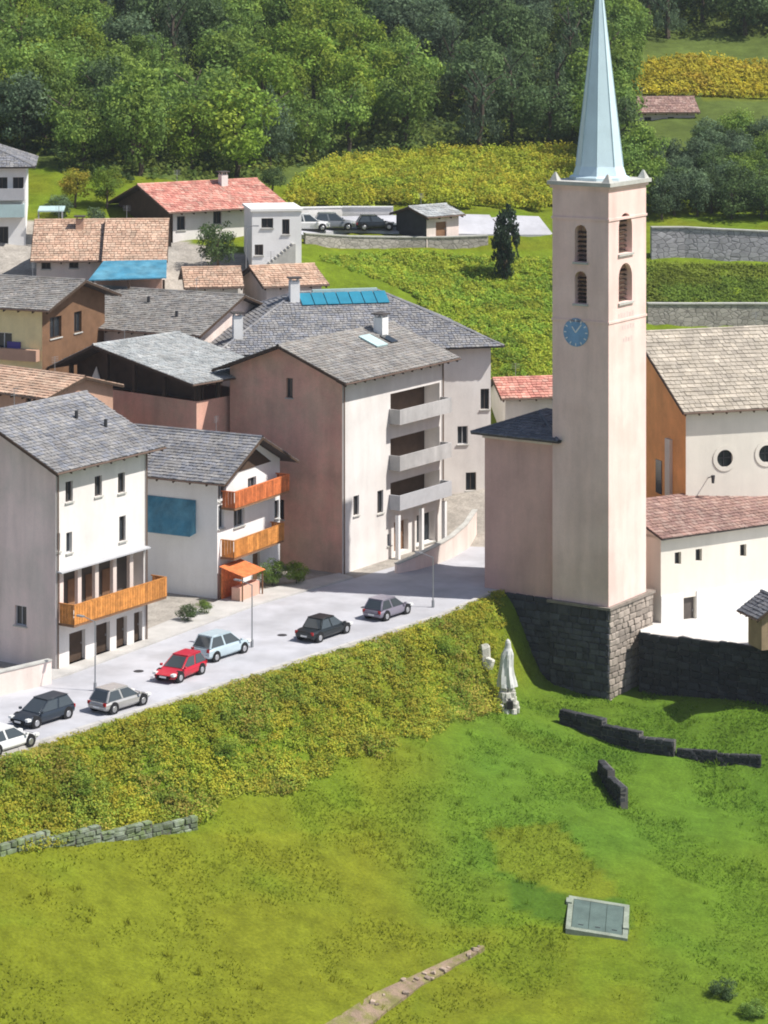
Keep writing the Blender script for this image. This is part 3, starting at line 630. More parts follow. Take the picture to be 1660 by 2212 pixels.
# ------------------------------------------------------------------ church nave and aisle
NA = 18.0
kx = (1482 - XC) * 212 / FPX
N = House('church_nave', 'big cream church nave with beige stone roof and round windows behind the bell tower', 'church', (kx, 212), NA, 34, 18, -2, 11.9)
for xx, yy in ((1566, 990), (1656, 980)):
    t, z = N.tz('F', xx, yy); N.hole('F', (t - .69, t + .69, z - .69, z + .69), .45, 'recess')
    for kk in (1, 2, 3): pass
N.walls(MT['plaster_cream'], N.gable_spec('f', 27), m2={'G': MT['plaster_orange'], 'E': MT['plaster_orange']}); N.gable_roof('f', 27, .55, .45, .5, BEIGE, tw=.5)
o, d, n, L = N.face('F')
for xx, yy in ((1566, 990), (1656, 980)):     # round surrounds: a plate with a circular hole, mullions and dark glass
    t, z = N.tz('F', xx, yy); c = o + d * t + Vector((0, 0, z)); mb = MB(); R1, R0 = .99, .66; m_ = 24
    for i in range(m_):
        a0, a1 = 2 * math.pi * i / m_, 2 * math.pi * (i + 1) / m_
        e = lambda a, r_: d * math.cos(a) * r_ + Vector((0, 0, math.sin(a) * r_))
        mb.hexa([c + n * .02 + e(a0, R0), c + n * .02 + e(a1, R0), c + n * .02 + e(a1, R1), c + n * .02 + e(a0, R1), c + n * .06 + e(a0, R0), c + n * .06 + e(a1, R0), c + n * .06 + e(a1, R1), c + n * .06 + e(a0, R1)])
    wo = mb.build('window', MT['plaster_cream'], N.root)
    mb = MB(); mb.slab([c - n * .3 + e(a, .95) for a in np.linspace(0, 2 * math.pi, 25)[:-1]], n * .03); mb.build('pane', MT['glass'], wo)
    mb = MB(); mb.box(c - n * .26 - d * .03 - Vector((0, 0, .6)), d * .06, n * .05, (0, 0, 1.2)); mb.box(c - n * .255 - d * .6 - Vector((0, 0, .03)), d * 1.2, n * .045, (0, 0, .06)); mb.build('mullion', MT['metal_dark'], wo)
og_, dg_, ng_, Lg = N.face('G')             # pale corner pilaster and dark side door on the orange end wall
mb = MB(); mb.box(og_ + dg_ * (Lg - 3.4) + Vector((0, 0, -2)) , dg_ * .9, ng_ * .25, (0, 0, 11.2)); mb.build('pilaster', MT['plaster_cream'], N.root)
mb = MB(); mb.box(og_ + dg_ * (Lg - 5.6) + Vector((0, 0, 4.6)), dg_ * 1.1, ng_ * .06, (0, 0, 2.6)); mb.build('window', MT['glass'], N.root)
mb = MB(); p = o + d * N.tz('F', 1530, 1040)[0] + Vector((0, 0, 6.6)); mb.tube(p, p + n * .9 + Vector((0, 0, .3)), .04, .04, 6); mb.tube(p + n * .9 + Vector((0, 0, .35)), p + n * .9 + Vector((0, 0, -.25)), .16, .1, 8); mb.build('wall_lamp', MT['metal_dark'], N.root)
kl = (1428 - XC) * 204.5 / FPX
A2 = House('church_aisle', 'low cream church aisle with reddish-brown tiled lean-to roof and three tiny windows', 'church aisle', (kl, 204.5), 32, 24, 5.2, -3.2, 3.7)
for x, y in ((1465, 1206), (1510, 1199), (1606, 1189)):
    t, z = A2.tz('F', x, y); A2.hole('F', (t - .3, t + .3, z - .45, z + .45), .3, 'window', sill=False, frame='shutter')
A2.hole('F', A2.rect('F', 1477, 1290, 1503, 1352), .3, 'door', m='shutter')
A2.walls(MT['plaster_cream']);
tz_ = lambda b: 3.75 + b * math.tan(rad(16))
mb = MB(); P_ = [A2.P(-.3, -.5, tz_(-.5)), A2.P(24.3, -.5, tz_(-.5)), A2.P(24.3, 5.4, tz_(5.4)), A2.P(-.3, 5.4, tz_(5.4))]; mb.slab(P_, (0, 0, .14)); r2 = mb.build('roof', MT['roof_board'], A2.root)
tb = MB(); tiles(tb, P_[0] + Vector((0, 0, .15)), P_[1] - P_[0], P_[3] - P_[0], CLAY_B, tw=.4, th=.42); tb.build('roof_tiles', MT['clay'], r2, kind='stuff')
mb = MB(); mb.face([A2.P(0, 0, 3.7), A2.P(0, 5.2, tz_(5.2)), A2.P(0, 5.2, 3.0)]); mb.build('wall', MT['plaster_cream'], A2.root)
oa, da, na, La = A2.face('F'); ta = A2.tz('F', 1478, 1320)[0]; tbb = A2.tz('F', 1502, 1320)[0]
for t0, t1 in ((.0, ta - .12), (tbb + .12, 12)):
    mb = MB(); mb.box(oa + da * t0 + na * .003 + Vector((0, 0, -3.1)), da * (t1 - t0), na * .07, (0, 0, 2.5)); mb.build('skirting', MT['plaster_bright'], A2.root)

# churchyard terrace and its dark retaining wall
tp = [Vector((18.6, 200.6, -2.4)), Vector((34.5, 188.4, -1.25))]
fr = [Vector((18.6, 200.6, -2.4)), Vector((26.5, 194.5, -1.85)), Vector((34.5, 188.4, -1.25)), Vector((75, 188.4, -1.25))]; bk = [Vector((19, 214, -3.0)), Vector((30, 214, -3.0)), Vector((44, 216, -3.0)), Vector((75, 225, -3.0))]
mb = MB(); dn = Vector((0, 0, -9))
for k in range(3): mb.hexa([fr[k] + dn, fr[k + 1] + dn, bk[k + 1] + dn, bk[k] + dn, fr[k], fr[k + 1], bk[k + 1], bk[k]])
ter = mb.build('churchyard_terrace', mat('pale_gravel', (.62, .60, .56), var=.12, scale=.6, fine=.1, bump=.2)); ter['kind'] = 'structure'
u = (tp[1] - tp[0]); u.z = 0; Lr = u.length; u.normalize(); nn = Vector((u.y, -u.x, 0))
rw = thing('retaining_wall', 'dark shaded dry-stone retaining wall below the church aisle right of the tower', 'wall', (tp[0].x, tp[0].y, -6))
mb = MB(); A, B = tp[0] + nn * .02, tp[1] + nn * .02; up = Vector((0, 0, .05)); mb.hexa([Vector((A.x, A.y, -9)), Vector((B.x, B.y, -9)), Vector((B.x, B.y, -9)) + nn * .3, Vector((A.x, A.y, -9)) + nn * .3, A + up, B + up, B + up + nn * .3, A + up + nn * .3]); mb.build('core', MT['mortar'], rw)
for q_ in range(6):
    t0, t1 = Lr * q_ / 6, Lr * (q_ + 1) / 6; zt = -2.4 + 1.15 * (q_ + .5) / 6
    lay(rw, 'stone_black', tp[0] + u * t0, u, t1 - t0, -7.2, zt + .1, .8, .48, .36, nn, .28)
mb = MB()

# ------------------------------------------------------------------ houses of the village
def win(Hs, k, x, y, w_=.8, hh=1.2, **kw):
    t, z = Hs.tz(k, x, y); Hs.hole(k, (t - w_ / 2, t + w_ / 2, z - hh / 2, z + hh / 2), .2, 'window', **kw)
# white house with the orange timber balcony, lower left
A = House('house', 'white four-storey house with long orange timber balcony beside the parked cars', 'house', (-21.35, 180.7), 57, 9.6, 12.0, -.3, 13.35)
for x, y in ((150, 1062), (213, 1050), (263, 1043)): win(A, 'F', x, y, .75, 1.35, frame='shutter')
win(A, 'F', 265, 1142, .7, 1.7, frame='shutter'); win(A, 'F', 150, 1172, .6, 1.35, frame='trim_grey'); win(A, 'F', 118 + 8, 1172, .4, 1.2, frame='trim_grey')
r_ = A.rect('F', 122, 1218, 312, 1290); A.hole('F', (.3, 9.25, 3.1, 6.35), 1.5, 'recess')
for x0, x1 in ((150, 185), (208, 238), (252, 275), (290, 308)):
    t0, t1 = A.tz('F', x0, 1380)[0], A.tz('F', x1, 1370)[0]; A.hole('F', (t0, t1, .15, 2.15), .35, 'door', m='wood_dark')
win(A, 'G', 45, 1330, 1.0, 1.3, frame='trim_grey')
A.walls(MT['plaster_white'], A.gable_spec('f', 24.5), m2={'G': MT['plaster_pinkish']}); A.gable_roof('f', 24.5, .85, .95, .5, SLATE)
A.balcony('F', .25, 10.1, 3.1, 1.3, 1.25, 'wood_orange')
o, d, n, L = A.face('F')
for t in (.45, 2.3, 4.1, 6.0, 7.8):          # piers of the recessed loggia
    mb = MB(); mb.box(o + d * t - n * .3 + Vector((0, 0, 3.105)), d * .38, n * .26, (0, 0, 3.24)); mb.build('pier', MT['plaster_pinkish'], A.root)
for t in (1.0, 2.9, 4.75, 6.5):
    mb = MB(); mb.box(o + d * t - n * 1.40 + Vector((0, 0, 3.12)), d * .95, n * .04, (0, 0, 2.1)); mb.build('door', MT['wood_brown'], A.root)
mb = MB(); mb.box(o + d * .05 + n * .01 + Vector((0, 0, 6.42)), d * 9.4, n * .45 + Vector((0, 0, -.06)), (0, 0, .09)); mb.build('canopy', MT['trim_grey'], A.root)
mb = MB(); mb.box(o + d * .31 - n * 1.49 + Vector((0, 0, 3.11)), d * 8.93, n * .05, (0, 0, 3.23)); mb.build('loggia_shade_panel', MT['shutter'], A.root)  # added dark back panel; its colour stands for the shade inside the loggia
for p, y in (((6.5, 3.6), 0), ((7.9, 2.2), 0)):
    mb = MB(); c = A.P(p[0], p[1], A.zE + p[1] * A.tanp + .2); mb.tube(c - Vector((0, 0, .2)), c + Vector((0, 0, .55)), .12, .12, 8); mb.build('vent_pipe', MT['metal_dark'], A.roof)
def downpipe(Hs, k, t):
    o, d, n, L = Hs.face(k); p = o + d * t + n * .1; mb = MB(); mb.tube(p + Vector((0, 0, Hs.z0 + .3)), p + Vector((0, 0, Hs.zE - .45)), .055, .055, 7); mb.tube(p + Vector((0, 0, Hs.zE - .45)), p + n * .6 + Vector((0, 0, Hs.zE - .32)), .05, .05, 7); mb.build('downpipe', MT['pipe'], Hs.root)
downpipe(A, 'F', .12); downpipe(A, 'F', 9.48)
# house with the two orange balconies
ang = 62.0
Bh = House('house', 'white house with two stacked orange balconies under a dark gable', 'house', (-12.06, 201.0), ang, 9.0, 9.5, -.3, 8.75)
for x, y in ((473, 1118), (517, 1112)): win(Bh, 'F', x, y, 1.5, 1.7, frame='trim_grey')
win(Bh, 'F', 600, 1100, .9, 1.4, frame='wood_dark'); win(Bh, 'F', 480, 1060, 1.2, 1.4, frame='trim_grey'); win(Bh, 'F', 545, 1050, 1.2, 1.3, frame='trim_grey')
Bh.hole('F', (1.5, 2.8, .2, 2.3), .3, 'door', m='wood_brown'); Bh.hole('F', (5.0, 6.1, .2, 2.3), .3, 'door', m='wood_brown')
Bh.walls(MT['plaster_bright'], Bh.gable_spec('g', 26)); Bh.gable_roof('g', 26, .8, 1.15, .5, SLATE)
z1 = Bh.tz('F', 520, 1080)[1]; Bh.balcony('F', .5, 8.4, z1 - .05, 1.15, 1.15, 'wood_red'); z2 = Bh.tz('F', 520, 1185)[1]; Bh.balcony('F', .4, 7.6, z2 - .05, 1.15, 1.2, 'wood_orange')
o, d, n, L = Bh.face('F'); mb = MB(); mb.slab([o + d * 1.4 + n * .02 + Vector((0, 0, 8.75)), o + d * 7.6 + n * .02 + Vector((0, 0, 8.75)), o + d * 4.5 + n * .02 + Vector((0, 0, 10.5))], n * .05); mb.build('gable_boarding', MT['wood_dark'], Bh.root)
o, d, n, L = Bh.face('G'); r_ = Bh.rect('G', 318, 1075, 424, 1146)
mb = MB(); t0, t1, za, zb = r_[0], r_[1], r_[2], r_[3]; mb.hexa([o + d * t0 + n * .02 + Vector((0, 0, za)), o + d * t1 + n * .02 + Vector((0, 0, za)), o + d * t1 + n * .9 + Vector((0, 0, za - .1)), o + d * t0 + n * .9 + Vector((0, 0, za - .1)),
         o + d * t0 + n * .02 + Vector((0, 0, zb)), o + d * t1 + n * .02 + Vector((0, 0, zb)), o + d * t1 + n * .06 + Vector((0, 0, zb)), o + d * t0 + n * .06 + Vector((0, 0, zb))]); mb.build('awning', MT['blue_sheet'], Bh.root)
# central house: pink gable, white loggia front
C = House('house', 'tall central house with shaded pink gable and white front with stacked loggias', 'house', (-3.14, 209.1), 56, 14.0, 10.6, -.3, 14.75)
for y0, y1 in ((838, 884), (934, 982), (1028, 1066)):
    r_ = C.rect('F', 849, y0, 950, y1); C.hole('F', (6.5, 13.5, r_[2] - .5, r_[3]), 1.5, 'recess')
win(C, 'F', 770, 1092, .75, 1.5, frame='shutter'); win(C, 'F', 822, 1084, .8, 1.75, frame='shutter'); win(C, 'F', 841, 1166, .5, .9, frame='trim_grey')
C.hole('F', (7.0, 9.0, .3, 2.7), .5, 'door', m='wood_brown'); C.hole('F', (10.2, 12.8, .3, 2.7), .5, 'window')
win(C, 'G', 626, 838, .6, 1.5, frame='shutter'); win(C, 'G', 605, 1100, .8, 1.5, frame='wood_dark')
C.walls(MT['plaster_white'], C.gable_spec('f', 20.5), m2={'G': MT['plaster_pink']}); C.gable_roof('f', 20.5, .95, 1.0, .5, SLATE_W)
for (y0, y1), sm in zip(((838, 884), (934, 982), (1028, 1066)), ('balcony_grey', 'balcony_grey', 'trim_grey')):
    za = C.rect('F', 849, y0, 950, y1)[2]; C.balcony('F', 6.3, 13.7, za - .42, .9, .95, slab='concrete', solid=sm)
o, d, n, L = C.face('F')
for t in (6.5, 9.8, 13.1):
    mb = MB(); mb.box(o + d * t + n * .45 + Vector((0, 0, .0)), d * .3, n * .3, (0, 0, 3.4)); mb.build('pillar', MT['plaster_bright'], C.root)
for (r_, dep_, kd_, kw_) in C.op['F']:
    if kd_ == 'recess': mb = MB(); mb.box(o + d * (r_[0] + .01) - n * 1.49 + Vector((0, 0, r_[2] + .01)), d * (r_[1] - r_[0] - .02), n * .06, (0, 0, r_[3] - r_[2] - .02)); mb.build('loggia_shade_panel', MT['wood_dark'], C.root)  # dark panels added so the sunlit recesses look shaded
ps = C.P(8.2, 2.4, C.zE + 2.4 * C.tanp + .26); v = (C.g + Vector((0, 0, C.tanp))).normalized()
mb = MB(); mb.box(ps, C.f * 1.5, v * 1.9, C.f.cross(v).normalized() * .12); sk_ = mb.build('skylight', MT['pale_teal'], C.roof)
mb = MB(); mb.box(ps + C.f * 2.3 + v * .2, C.f * .9, v * 1.2, C.f.cross(v).normalized() * .1); mb.build('skylight', MT['glass'], C.roof)
C.chimney(C.P(11.4, 4.2, C.zE + 4.2 * C.tanp), .85, 1.5, 'plaster_bright')
downpipe(C, 'F', .14); downpipe(C, 'F', 13.88)
# hipped house behind it
D = House('house', 'wide grey hip-roofed house with teal ridge sheets behind the central house', 'house', (-13.1, 224.3), 14, 22.6, 15.5, 1.5, 14.6)
win(D, 'F', 1048, 862, .75, 1.7, frame='shutter'); win(D, 'F', 1000, 940, .9, 1.5, frame='trim_grey'); win(D, 'F', 1018, 1040, .9, 1.5, frame='shutter')
D.walls(MT['plaster_white']); D.hip_roof(24, .9, SLATE)
mb = MB(); ta = math.tan(rad(24)); v = (D.g + Vector((0, 0, ta))).normalized(); nrm = D.f.cross(v).normalized(); p = D.P(10.0, 5.9, D.zE + 5.9 * ta + .30)
p = D.P(7.9, 5.6, D.zE + 5.6 * ta + .30)
for i in range(7):
    mb = MB(); mb.box(p + D.f * (i * 1.08), D.f * 1.0, v * 1.9, nrm * .07); mb.build('solar_panel', MT['teal_sheet'], D.roof)
mb = MB(); mb.box(D.P(9.2, 7.6, D.zE + 7.75 * ta + .16), D.f * 5.6, D.g * .3, (0, 0, .22)); mb.build('ridge_sheet', MT['pale_teal'], D.roof)
D.chimney(D.P(7.4, 6.6, D.zE + 6.4 * ta), .8, 1.9, 'plaster_bright'); D.chimney(D.P(1.6, 1.6, D.zE + 1.2 * ta), .75, 2.1, 'plaster_bright')
# grey-roofed house left of it
E = House('house', 'house with broad grey stone-slab roof between the terracotta roofs and the central house', 'house', (-15.3, 226.2), 64, 13.2, 12.5, 4, 15.9)
E.walls(MT['plaster_pinkish'], E.gable_spec('g', 18)); E.gable_roof('g', 18, .9, .9, .5, SLATE_W)
for a, b_ in ((2, 3.0), (4.2, 7.0)):
    mb = MB(); c = E.P(a, b_, E.zE + a * E.tanp + .2); mb.tube(c - Vector((0, 0, .1)), c + Vector((0, 0, .5)), .13, .13, 8); mb.build('vent_pipe', MT['metal_dark'], E.roof)
# open-gabled barn-like house in front of it
kf = W(425, 830, 212.8); Fh = House('barn', 'old stone barn with light grey asymmetric roof and dark open gable loft', 'barn', (kf.x, kf.y), 50, 7.0, 14.2, 1.0, 12.4)
Fh.walls(MT['plaster_pink']); Fh.zE = 13.95
Fh.gable_roof('f', 10.5, .9, 1.4, .70, SLATE_L)
o, d, n, L = Fh.face('G'); zr = Fh.zR; mb = MB(); tr = Fh.W * .30
mb.slab([o + d * .2 - n * .9 + Vector((0, 0, 12.38)), o + d * (L - .1) - n * .9 + Vector((0, 0, 12.38)), o + d * (L - .1) - n * .9 + Vector((0, 0, 13.95)), o + d * tr - n * .9 + Vector((0, 0, zr)), o + d * .2 - n * .9 + Vector((0, 0, 13.95))], n * .1); mb.build('loft_wall', MT['wood_dark'], Fh.root)
for t in (.1, 4.2, 7.2, 10.5, L - .4):
    zz = 13.9 + (zr - 13.95) * (t / tr if t < tr else (L - t) / (L - tr)); mb = MB(); mb.box(o + d * t + Vector((0, 0, 12.4)), d * .28, -n * .28, (0, 0, zz - 12.4)); mb.build('post', MT['wood_dark'], Fh.root)
t, z = Fh.tz('G', 193, 803); mb = MB(); mb.slab([o + d * (t - .7) - n * .75 + Vector((0, 0, 12.45)), o + d * (t + .7) - n * .75 + Vector((0, 0, 12.45)), o + d * (t + .1) - n * .75 + Vector((0, 0, 13.9))], n * .06); mb.build('loft_window', MT['plaster_bright'], Fh.root)
o, d, n, L = Fh.face('F')
for t in (.2, 2.4, 4.6, 6.6): mb = MB(); mb.box(o + d * t + Vector((0, 0, 12.4)), d * .26, -n * .26, (0, 0, 1.5)); mb.build('post', MT['wood_dark'], Fh.root)
# brown-walled house with cream front at left
Gh = House('house', 'house with taupe slab roof, cream front and brown timber side at left edge', 'house', (-27.2, 221.0), 66, 10, 13, 6, 18.55)
Gh.hole('F', (1.2, 3.0, 15.9, 17.6), .2, 'window', frame='wood_dark'); Gh.hole('F', (5.0, 6.2, 15.9, 17.6), .2, 'window', frame='wood_dark')
Gh.hole('G', (8.6, 10.2, 14.6, 16.4), .2, 'window', frame='trim_white')
Gh.walls(MT['plaster_yellow'], Gh.gable_spec('g', 17), m2={'F': MT['wood_brown']}); Gh.gable_roof('g', 17, .8, 1.1, .5, SLATE_W)
t_ = Gh.face('G'); mb = MB(); mb.box(t_[0] + t_[1] * 8.2 + t_[2] * .02 + Vector((0, 0, 14.3)), t_[1] * 4.6, t_[2] * .6, (0, 0, .9)); mb.build('flower_box', MT['plaster_terracotta'], Gh.root)
r_ = Gh.rect('G', 18, 738, 46, 778); mb = MB(); mb.box(t_[0] + t_[1] * r_[0] + t_[2] * .03 + Vector((0, 0, r_[2])), t_[1] * (r_[1] - r_[0]), t_[2] * .12, (0, 0, r_[3] - r_[2])); mb.build('blue_door', MT['violet_sheet'], Gh.root)
# pale terrace block and terracotta house just behind the white house
def block(name, label, cat, K, ang, L, Wd, z0, z1, m, cap='concrete', wins=()):
    Hs = House(name, label, cat, K, ang, L, Wd, z0, z1)
    for k, x, y, w_, hh in wins: win(Hs, k, x, y, w_, hh, frame='shutter')
    Hs.walls(MT[m]); mb = MB(); mb.slab([Hs.P(x, y, z1 + .002) for x, y in ((-.15, -.15), (L + .15, -.15), (L + .15, Wd + .15), (-.15, Wd + .15))], (0, 0, .22)); Hs.roof = mb.build('roof', MT[cap], Hs.root); return Hs
# terracotta-roofed pair
def simple(name, label, K, ang, L, Wd, z0, zE, axis, pitch, wallm, pal, tm='clay', oe=.6, og=.5, wins=(), cat='house', tw=.4, group=None):
    Hs = House(name, label, cat, K, ang, L, Wd, z0, zE, group)
    for k, x, y, w_, hh in wins: win(Hs, k, x, y, w_, hh, frame='shutter')
    Hs.walls(MT[wallm], Hs.gable_spec(axis, pitch)); Hs.gable_roof(axis, pitch, oe, og, .5, pal, tm, tw=tw); return Hs
T1 = simple('house', 'low house with dusty terracotta roof peeking over the lower left slate roof', (-24.9, 205.5), 52, 7, 9, 2, 13.9, 'g', 15, 'plaster_terracotta', CLAY_P, wins=(('G', 62, 872, .6, .8),))
pH = W(70, 552, 243); H1 = simple('house', 'house with sandy terracotta roof beside the white balconied house at far left', (pH.x + .3, 243.6), 4, 5.6, 12, 12, 19.95, 'f', 24, 'plaster_pinkish', CLAY_P, wins=(('F', 100, 570, .8, .9), ('F', 160, 568, .8, .9)))
pH = W(226, 550, 243); H2 = simple('house', 'house with sandy terracotta roof directly behind the blue canopy', (pH.x + .3, 243), 3, 4.7, 12, 12, 20.0, 'f', 24.5, 'plaster_pinkish', CLAY_P, wins=(('F', 250, 563, .8, .9),))
H1.chimney(H1.P(3.6, 4.6, H1.zE + 4.6 * H1.tanp), .7, 1.0, 'plaster_terracotta')
# blue canopy
q0 = W(192, 607, 236.0); bc = thing('blue_canopy', 'bright blue sheet canopy roof on dark posts below the terracotta roofs', 'canopy', (q0.x, q0.y, 12))
Lb = 166 * 236 / FPX; mb = MB(); mb.slab([q0, q0 + Vector((Lb, 1, .1)), q0 + Vector((Lb - .3, 5.2, 1.15)), q0 + Vector((.8, 4.6, 1.1))], (0, 0, .1)); mb.build('roof_sheet', MT['blue_sheet'], bc)
for t in (.2, Lb * .5, Lb - .3): mb = MB(); mb.box(q0 + Vector((t, .4, -7)), (.2, 0, 0), (0, .2, 0), (0, 0, 7.05)); mb.build('post', MT['wood_dark'], bc)
mb = MB(); mb.box(q0 + Vector((.3, 2.5, -7)), (Lb - .8, 0, 0), (0, .2, 0), (0, 0, 7.4)); mb.build('back_wall', MT['plaster_pink'], bc)
# red-roofed house
kI = W(374, 450, 262); I = House('house', 'white house with salmon red tiled roof and dark left gable below the woods', 'house', (kI.x, kI.y), 33, 11.5, 11, 14, 22.55)
win(I, 'F', 392, 482, .9, 1.3, frame='shutter'); win(I, 'F', 470, 470, .9, 1.2, frame='shutter'); win(I, 'F', 545, 462, .9, 1.2, frame='shutter')
I.walls(MT['plaster_white'], I.gable_spec('f', 19), m2={'G': MT['wood_dark']}); I.gable_roof('f', 19, .8, .9, .5, CLAY_R, 'clay', tw=.4); I.chimney(I.P(8, 4.5, I.zE + 4.5 * I.tanp), .7, 1.2)
# white balconied house top left
J = House('house', 'white house with pale teal balcony and grey roof at upper left edge', 'house', (-47, 258), 6, 13.6, 11, 17, 27.1)
for x in (40, -30): win(J, 'F', x, 398, 1.0, 1.3, frame='shutter')
win(J, 'F', 5, 398, 1.0, 1.3, frame='shutter'); win(J, 'F', 8, 508, .9, 1.6, frame='shutter')
J.walls(MT['plaster_bright']); J.hip_roof(22, .9, SLATE)
zb = J.tz('F', 40, 462)[1]; J.balcony('F', 2, 13.5, zb, 1.3, 1.0, slab='concrete', solid='pale_teal')
zb = J.tz('F', 40, 412)[1]; J.balcony('F', 4, 13.5, zb - .6, 1.0, .9, slab='concrete', solid='trim_grey')
tc = W(82, 458, 259); mb = MB()
tch = thing('terrace_canopy', 'pale teal flat terrace canopy beside the white balconied house', 'canopy', (tc.x, tc.y, 16))
mb.box(tc, (2.4, .2, 0), (-.1, 2.2, .25), (0, 0, .12)); mb.build('roof_sheet', MT['pale_teal'], tch)
for x in (0, 2.2): mb = MB(); mb.box(tc + Vector((x, .1, -4)), (.12, 0, 0), (0, .12, 0), (0, 0, 4.02)); mb.build('post', MT['trim_grey'], tch)
# white flat-roofed house with stairs
kK = W(545, 580, 256); K_ = block('house', 'small white flat-roofed house with outside stairs below the vineyard', 'house', (kK.x, kK.y), 10, 4.6, 6, 13, 23.0, 'plaster_bright', 'trim_white', (('F', 578, 482, 1.1, .9), ('F', 618, 490, .7, 1.4), ('F', 560, 540, .8, 1.0)))
o, d, n, L = K_.face('F')
for i in range(12):
    mb = MB(); mb.box(o + d * (.3 + i * .3) + n * .02 + Vector((0, 0, 13)), d * .3, n * 1.0, (0, 0, 4.4 + i * .24)); mb.build('step', MT['concrete'], K_.root)
# beige-roofed low houses in the middle
pM = W(575, 612, 238); M1 = simple('house', 'low house with beige-orange tiled roof left of the green slope', (pM.x, 239.5), 20, 5.0, 7, 9, 18.1, 'f', 18, 'plaster_pinkish', CLAY_P)
pM = W(408, 628, 239); M2 = simple('house', 'small house with beige tiled roof behind the broad grey slab roof', (pM.x, 240), 8, 4.2, 6, 9, 18.0, 'f', 20, 'plaster_cream', CLAY_P)
# little red roof beside the tower
pN = W(1092, 856, 236); N1 = simple('house', 'little house with bright red-orange roof between tower and hip-roofed house', (pN.x, pN.y), 12, 5.2, 5, 3, 9.1, 'f', 22, 'plaster_white', CLAY_R, wins=())
# dark shed by the upper lane
pL = W(922, 508, 272); L1 = House('shed', 'dark grey shed with beige front and pale roof on the upper lane', 'shed', (pL.x, pL.y), 40, 4.2, 4.6, 18, 21.0)
L1.hole('F', (1.2, 2.6, 18.6, 20.4), .2, 'door', m='wood_brown'); L1.walls(MT['plaster_pinkish'], L1.gable_spec('f', 16), m2={'G': MT['stone_black']}); L1.gable_roof('f', 16, .5, .4, .5, SLATE_L, tw=.45)
# farmhouse under the yellow field
pF = W(1352, 268, 328); F2 = simple('farmhouse', 'small farmhouse with dusty pink roof just below the yellow field', (pF.x, pF.y), 5, 8.3, 6, 24, 28.2, 'f', 24, 'plaster_pinkish', CLAY_B, wins=(('F', 1400, 262, .8, 1.0), ('F', 1450, 262, .8, 1.0)), cat='farmhouse')

cw = [Vector((1.0, 209.2, 0)), Vector((2.4, 210.3, 0)), Vector((3.9, 212.2, 0)), Vector((5.4, 214.8, 0)), Vector((6.6, 218.0, 0)), Vector((7.4, 221.6, 0))]
crw = thing('ramp_wall', 'pale curved low wall at the foot of the central house beside the shaded street', 'wall', cw[0])
mb = MB(); cb = MB()
for i in range(5):
    a, b_ = cw[i], cw[i + 1]; d = (b_ - a).normalized(); n = Vector((-d.y, d.x, 0)) * .3; h0, h1 = .7 + .32 * i, .7 + .32 * (i + 1)
    mb.hexa([a - Vector((0, 0, .3)), b_ - Vector((0, 0, .3)), b_ + n - Vector((0, 0, .3)), a + n - Vector((0, 0, .3)), a + Vector((0, 0, h0)), b_ + Vector((0, 0, h1)), b_ + n + Vector((0, 0, h1)), a + n + Vector((0, 0, h0))])
    cb.hexa([a - n * .2 + Vector((0, 0, h0)), b_ - n * .2 + Vector((0, 0, h1)), b_ + n * 1.2 + Vector((0, 0, h1)), a + n * 1.2 + Vector((0, 0, h0)), a - n * .2 + Vector((0, 0, h0 + .1)), b_ - n * .2 + Vector((0, 0, h1 + .1)), b_ + n * 1.2 + Vector((0, 0, h1 + .1)), a + n * 1.2 + Vector((0, 0, h0 + .1))])
mb.build('wall_body', MT['plaster_pinkish'], crw); cb.build('coping', MT['concrete'], crw)
# upper lane: surface, parapet walls
def ribbon(name, pts, width, m, lift=.06, kind='structure'):
    mb = MB(); L_, R_ = [], []
    for i, p in enumerate(pts):
        p = Vector(p); t = (Vector(pts[min(i + 1, len(pts) - 1)]) - Vector(pts[max(i - 1, 0)])); t.z = 0; t.normalize(); n = Vector((-t.y, t.x, 0))
        for lst, s_ in ((L_, -1), (R_, 1)): qv = p + n * s_ * width / 2; qv.z = h(qv.x, qv.y) + lift + .12; lst.append(qv)
    for i in range(len(pts) - 1):
        mb.hexa([L_[i] - Vector((0, 0, .5)), L_[i + 1] - Vector((0, 0, .5)), R_[i + 1] - Vector((0, 0, .5)), R_[i] - Vector((0, 0, .5)), L_[i], L_[i + 1], R_[i + 1], R_[i]])
    o = mb.build(name, m); o['kind'] = kind; return o
lane_pts = [hit(x, y, 250) for x, y in ((620, 500), (700, 488), (780, 486), (860, 486), (940, 486), (1020, 486), (1100, 488), (1180, 490))]
ribbon('upper_lane', lane_pts, 4.6, MT['road'])
def wall_line(name, label, pts, hgt, th_, m, top='concrete', sink=1.2):
    p0 = Vector(pts[0]); t = thing(name, label, 'wall', p0)
    mb = MB(); cb = MB()
    for a, b_ in zip(pts[:-1], pts[1:]):
        a, b_ = Vector(a), Vector(b_); d = (b_ - a); d.z = 0; d.normalize(); n = Vector((d.y, -d.x, 0)) * th_; dn = Vector((0, 0, -sink)); up = Vector((0, 0, hgt)); u2 = Vector((0, 0, hgt + .12))
        mb.hexa([a + dn, b_ + dn, b_ + dn - n, a + dn - n, a + up, b_ + up, b_ + up - n, a + up - n]); cb.hexa([a + up + n * .2, b_ + up + n * .2, b_ + up - n * 1.2, a + up - n * 1.2, a + u2 + n * .2, b_ + u2 + n * .2, b_ + u2 - n * 1.2, a + u2 - n * 1.2])
    mb.build('wall_body', MT[m], t); cb.build('coping', MT[top], t); return t
wall_line('stone_wall', 'pale roadside wall along the upper lane above the green slope', [hit(x, y, 250) for x, y in ((660, 528), (760, 534), (860, 536), (960, 536), (1055, 532))], 1.0, .4, 'wall_stone')
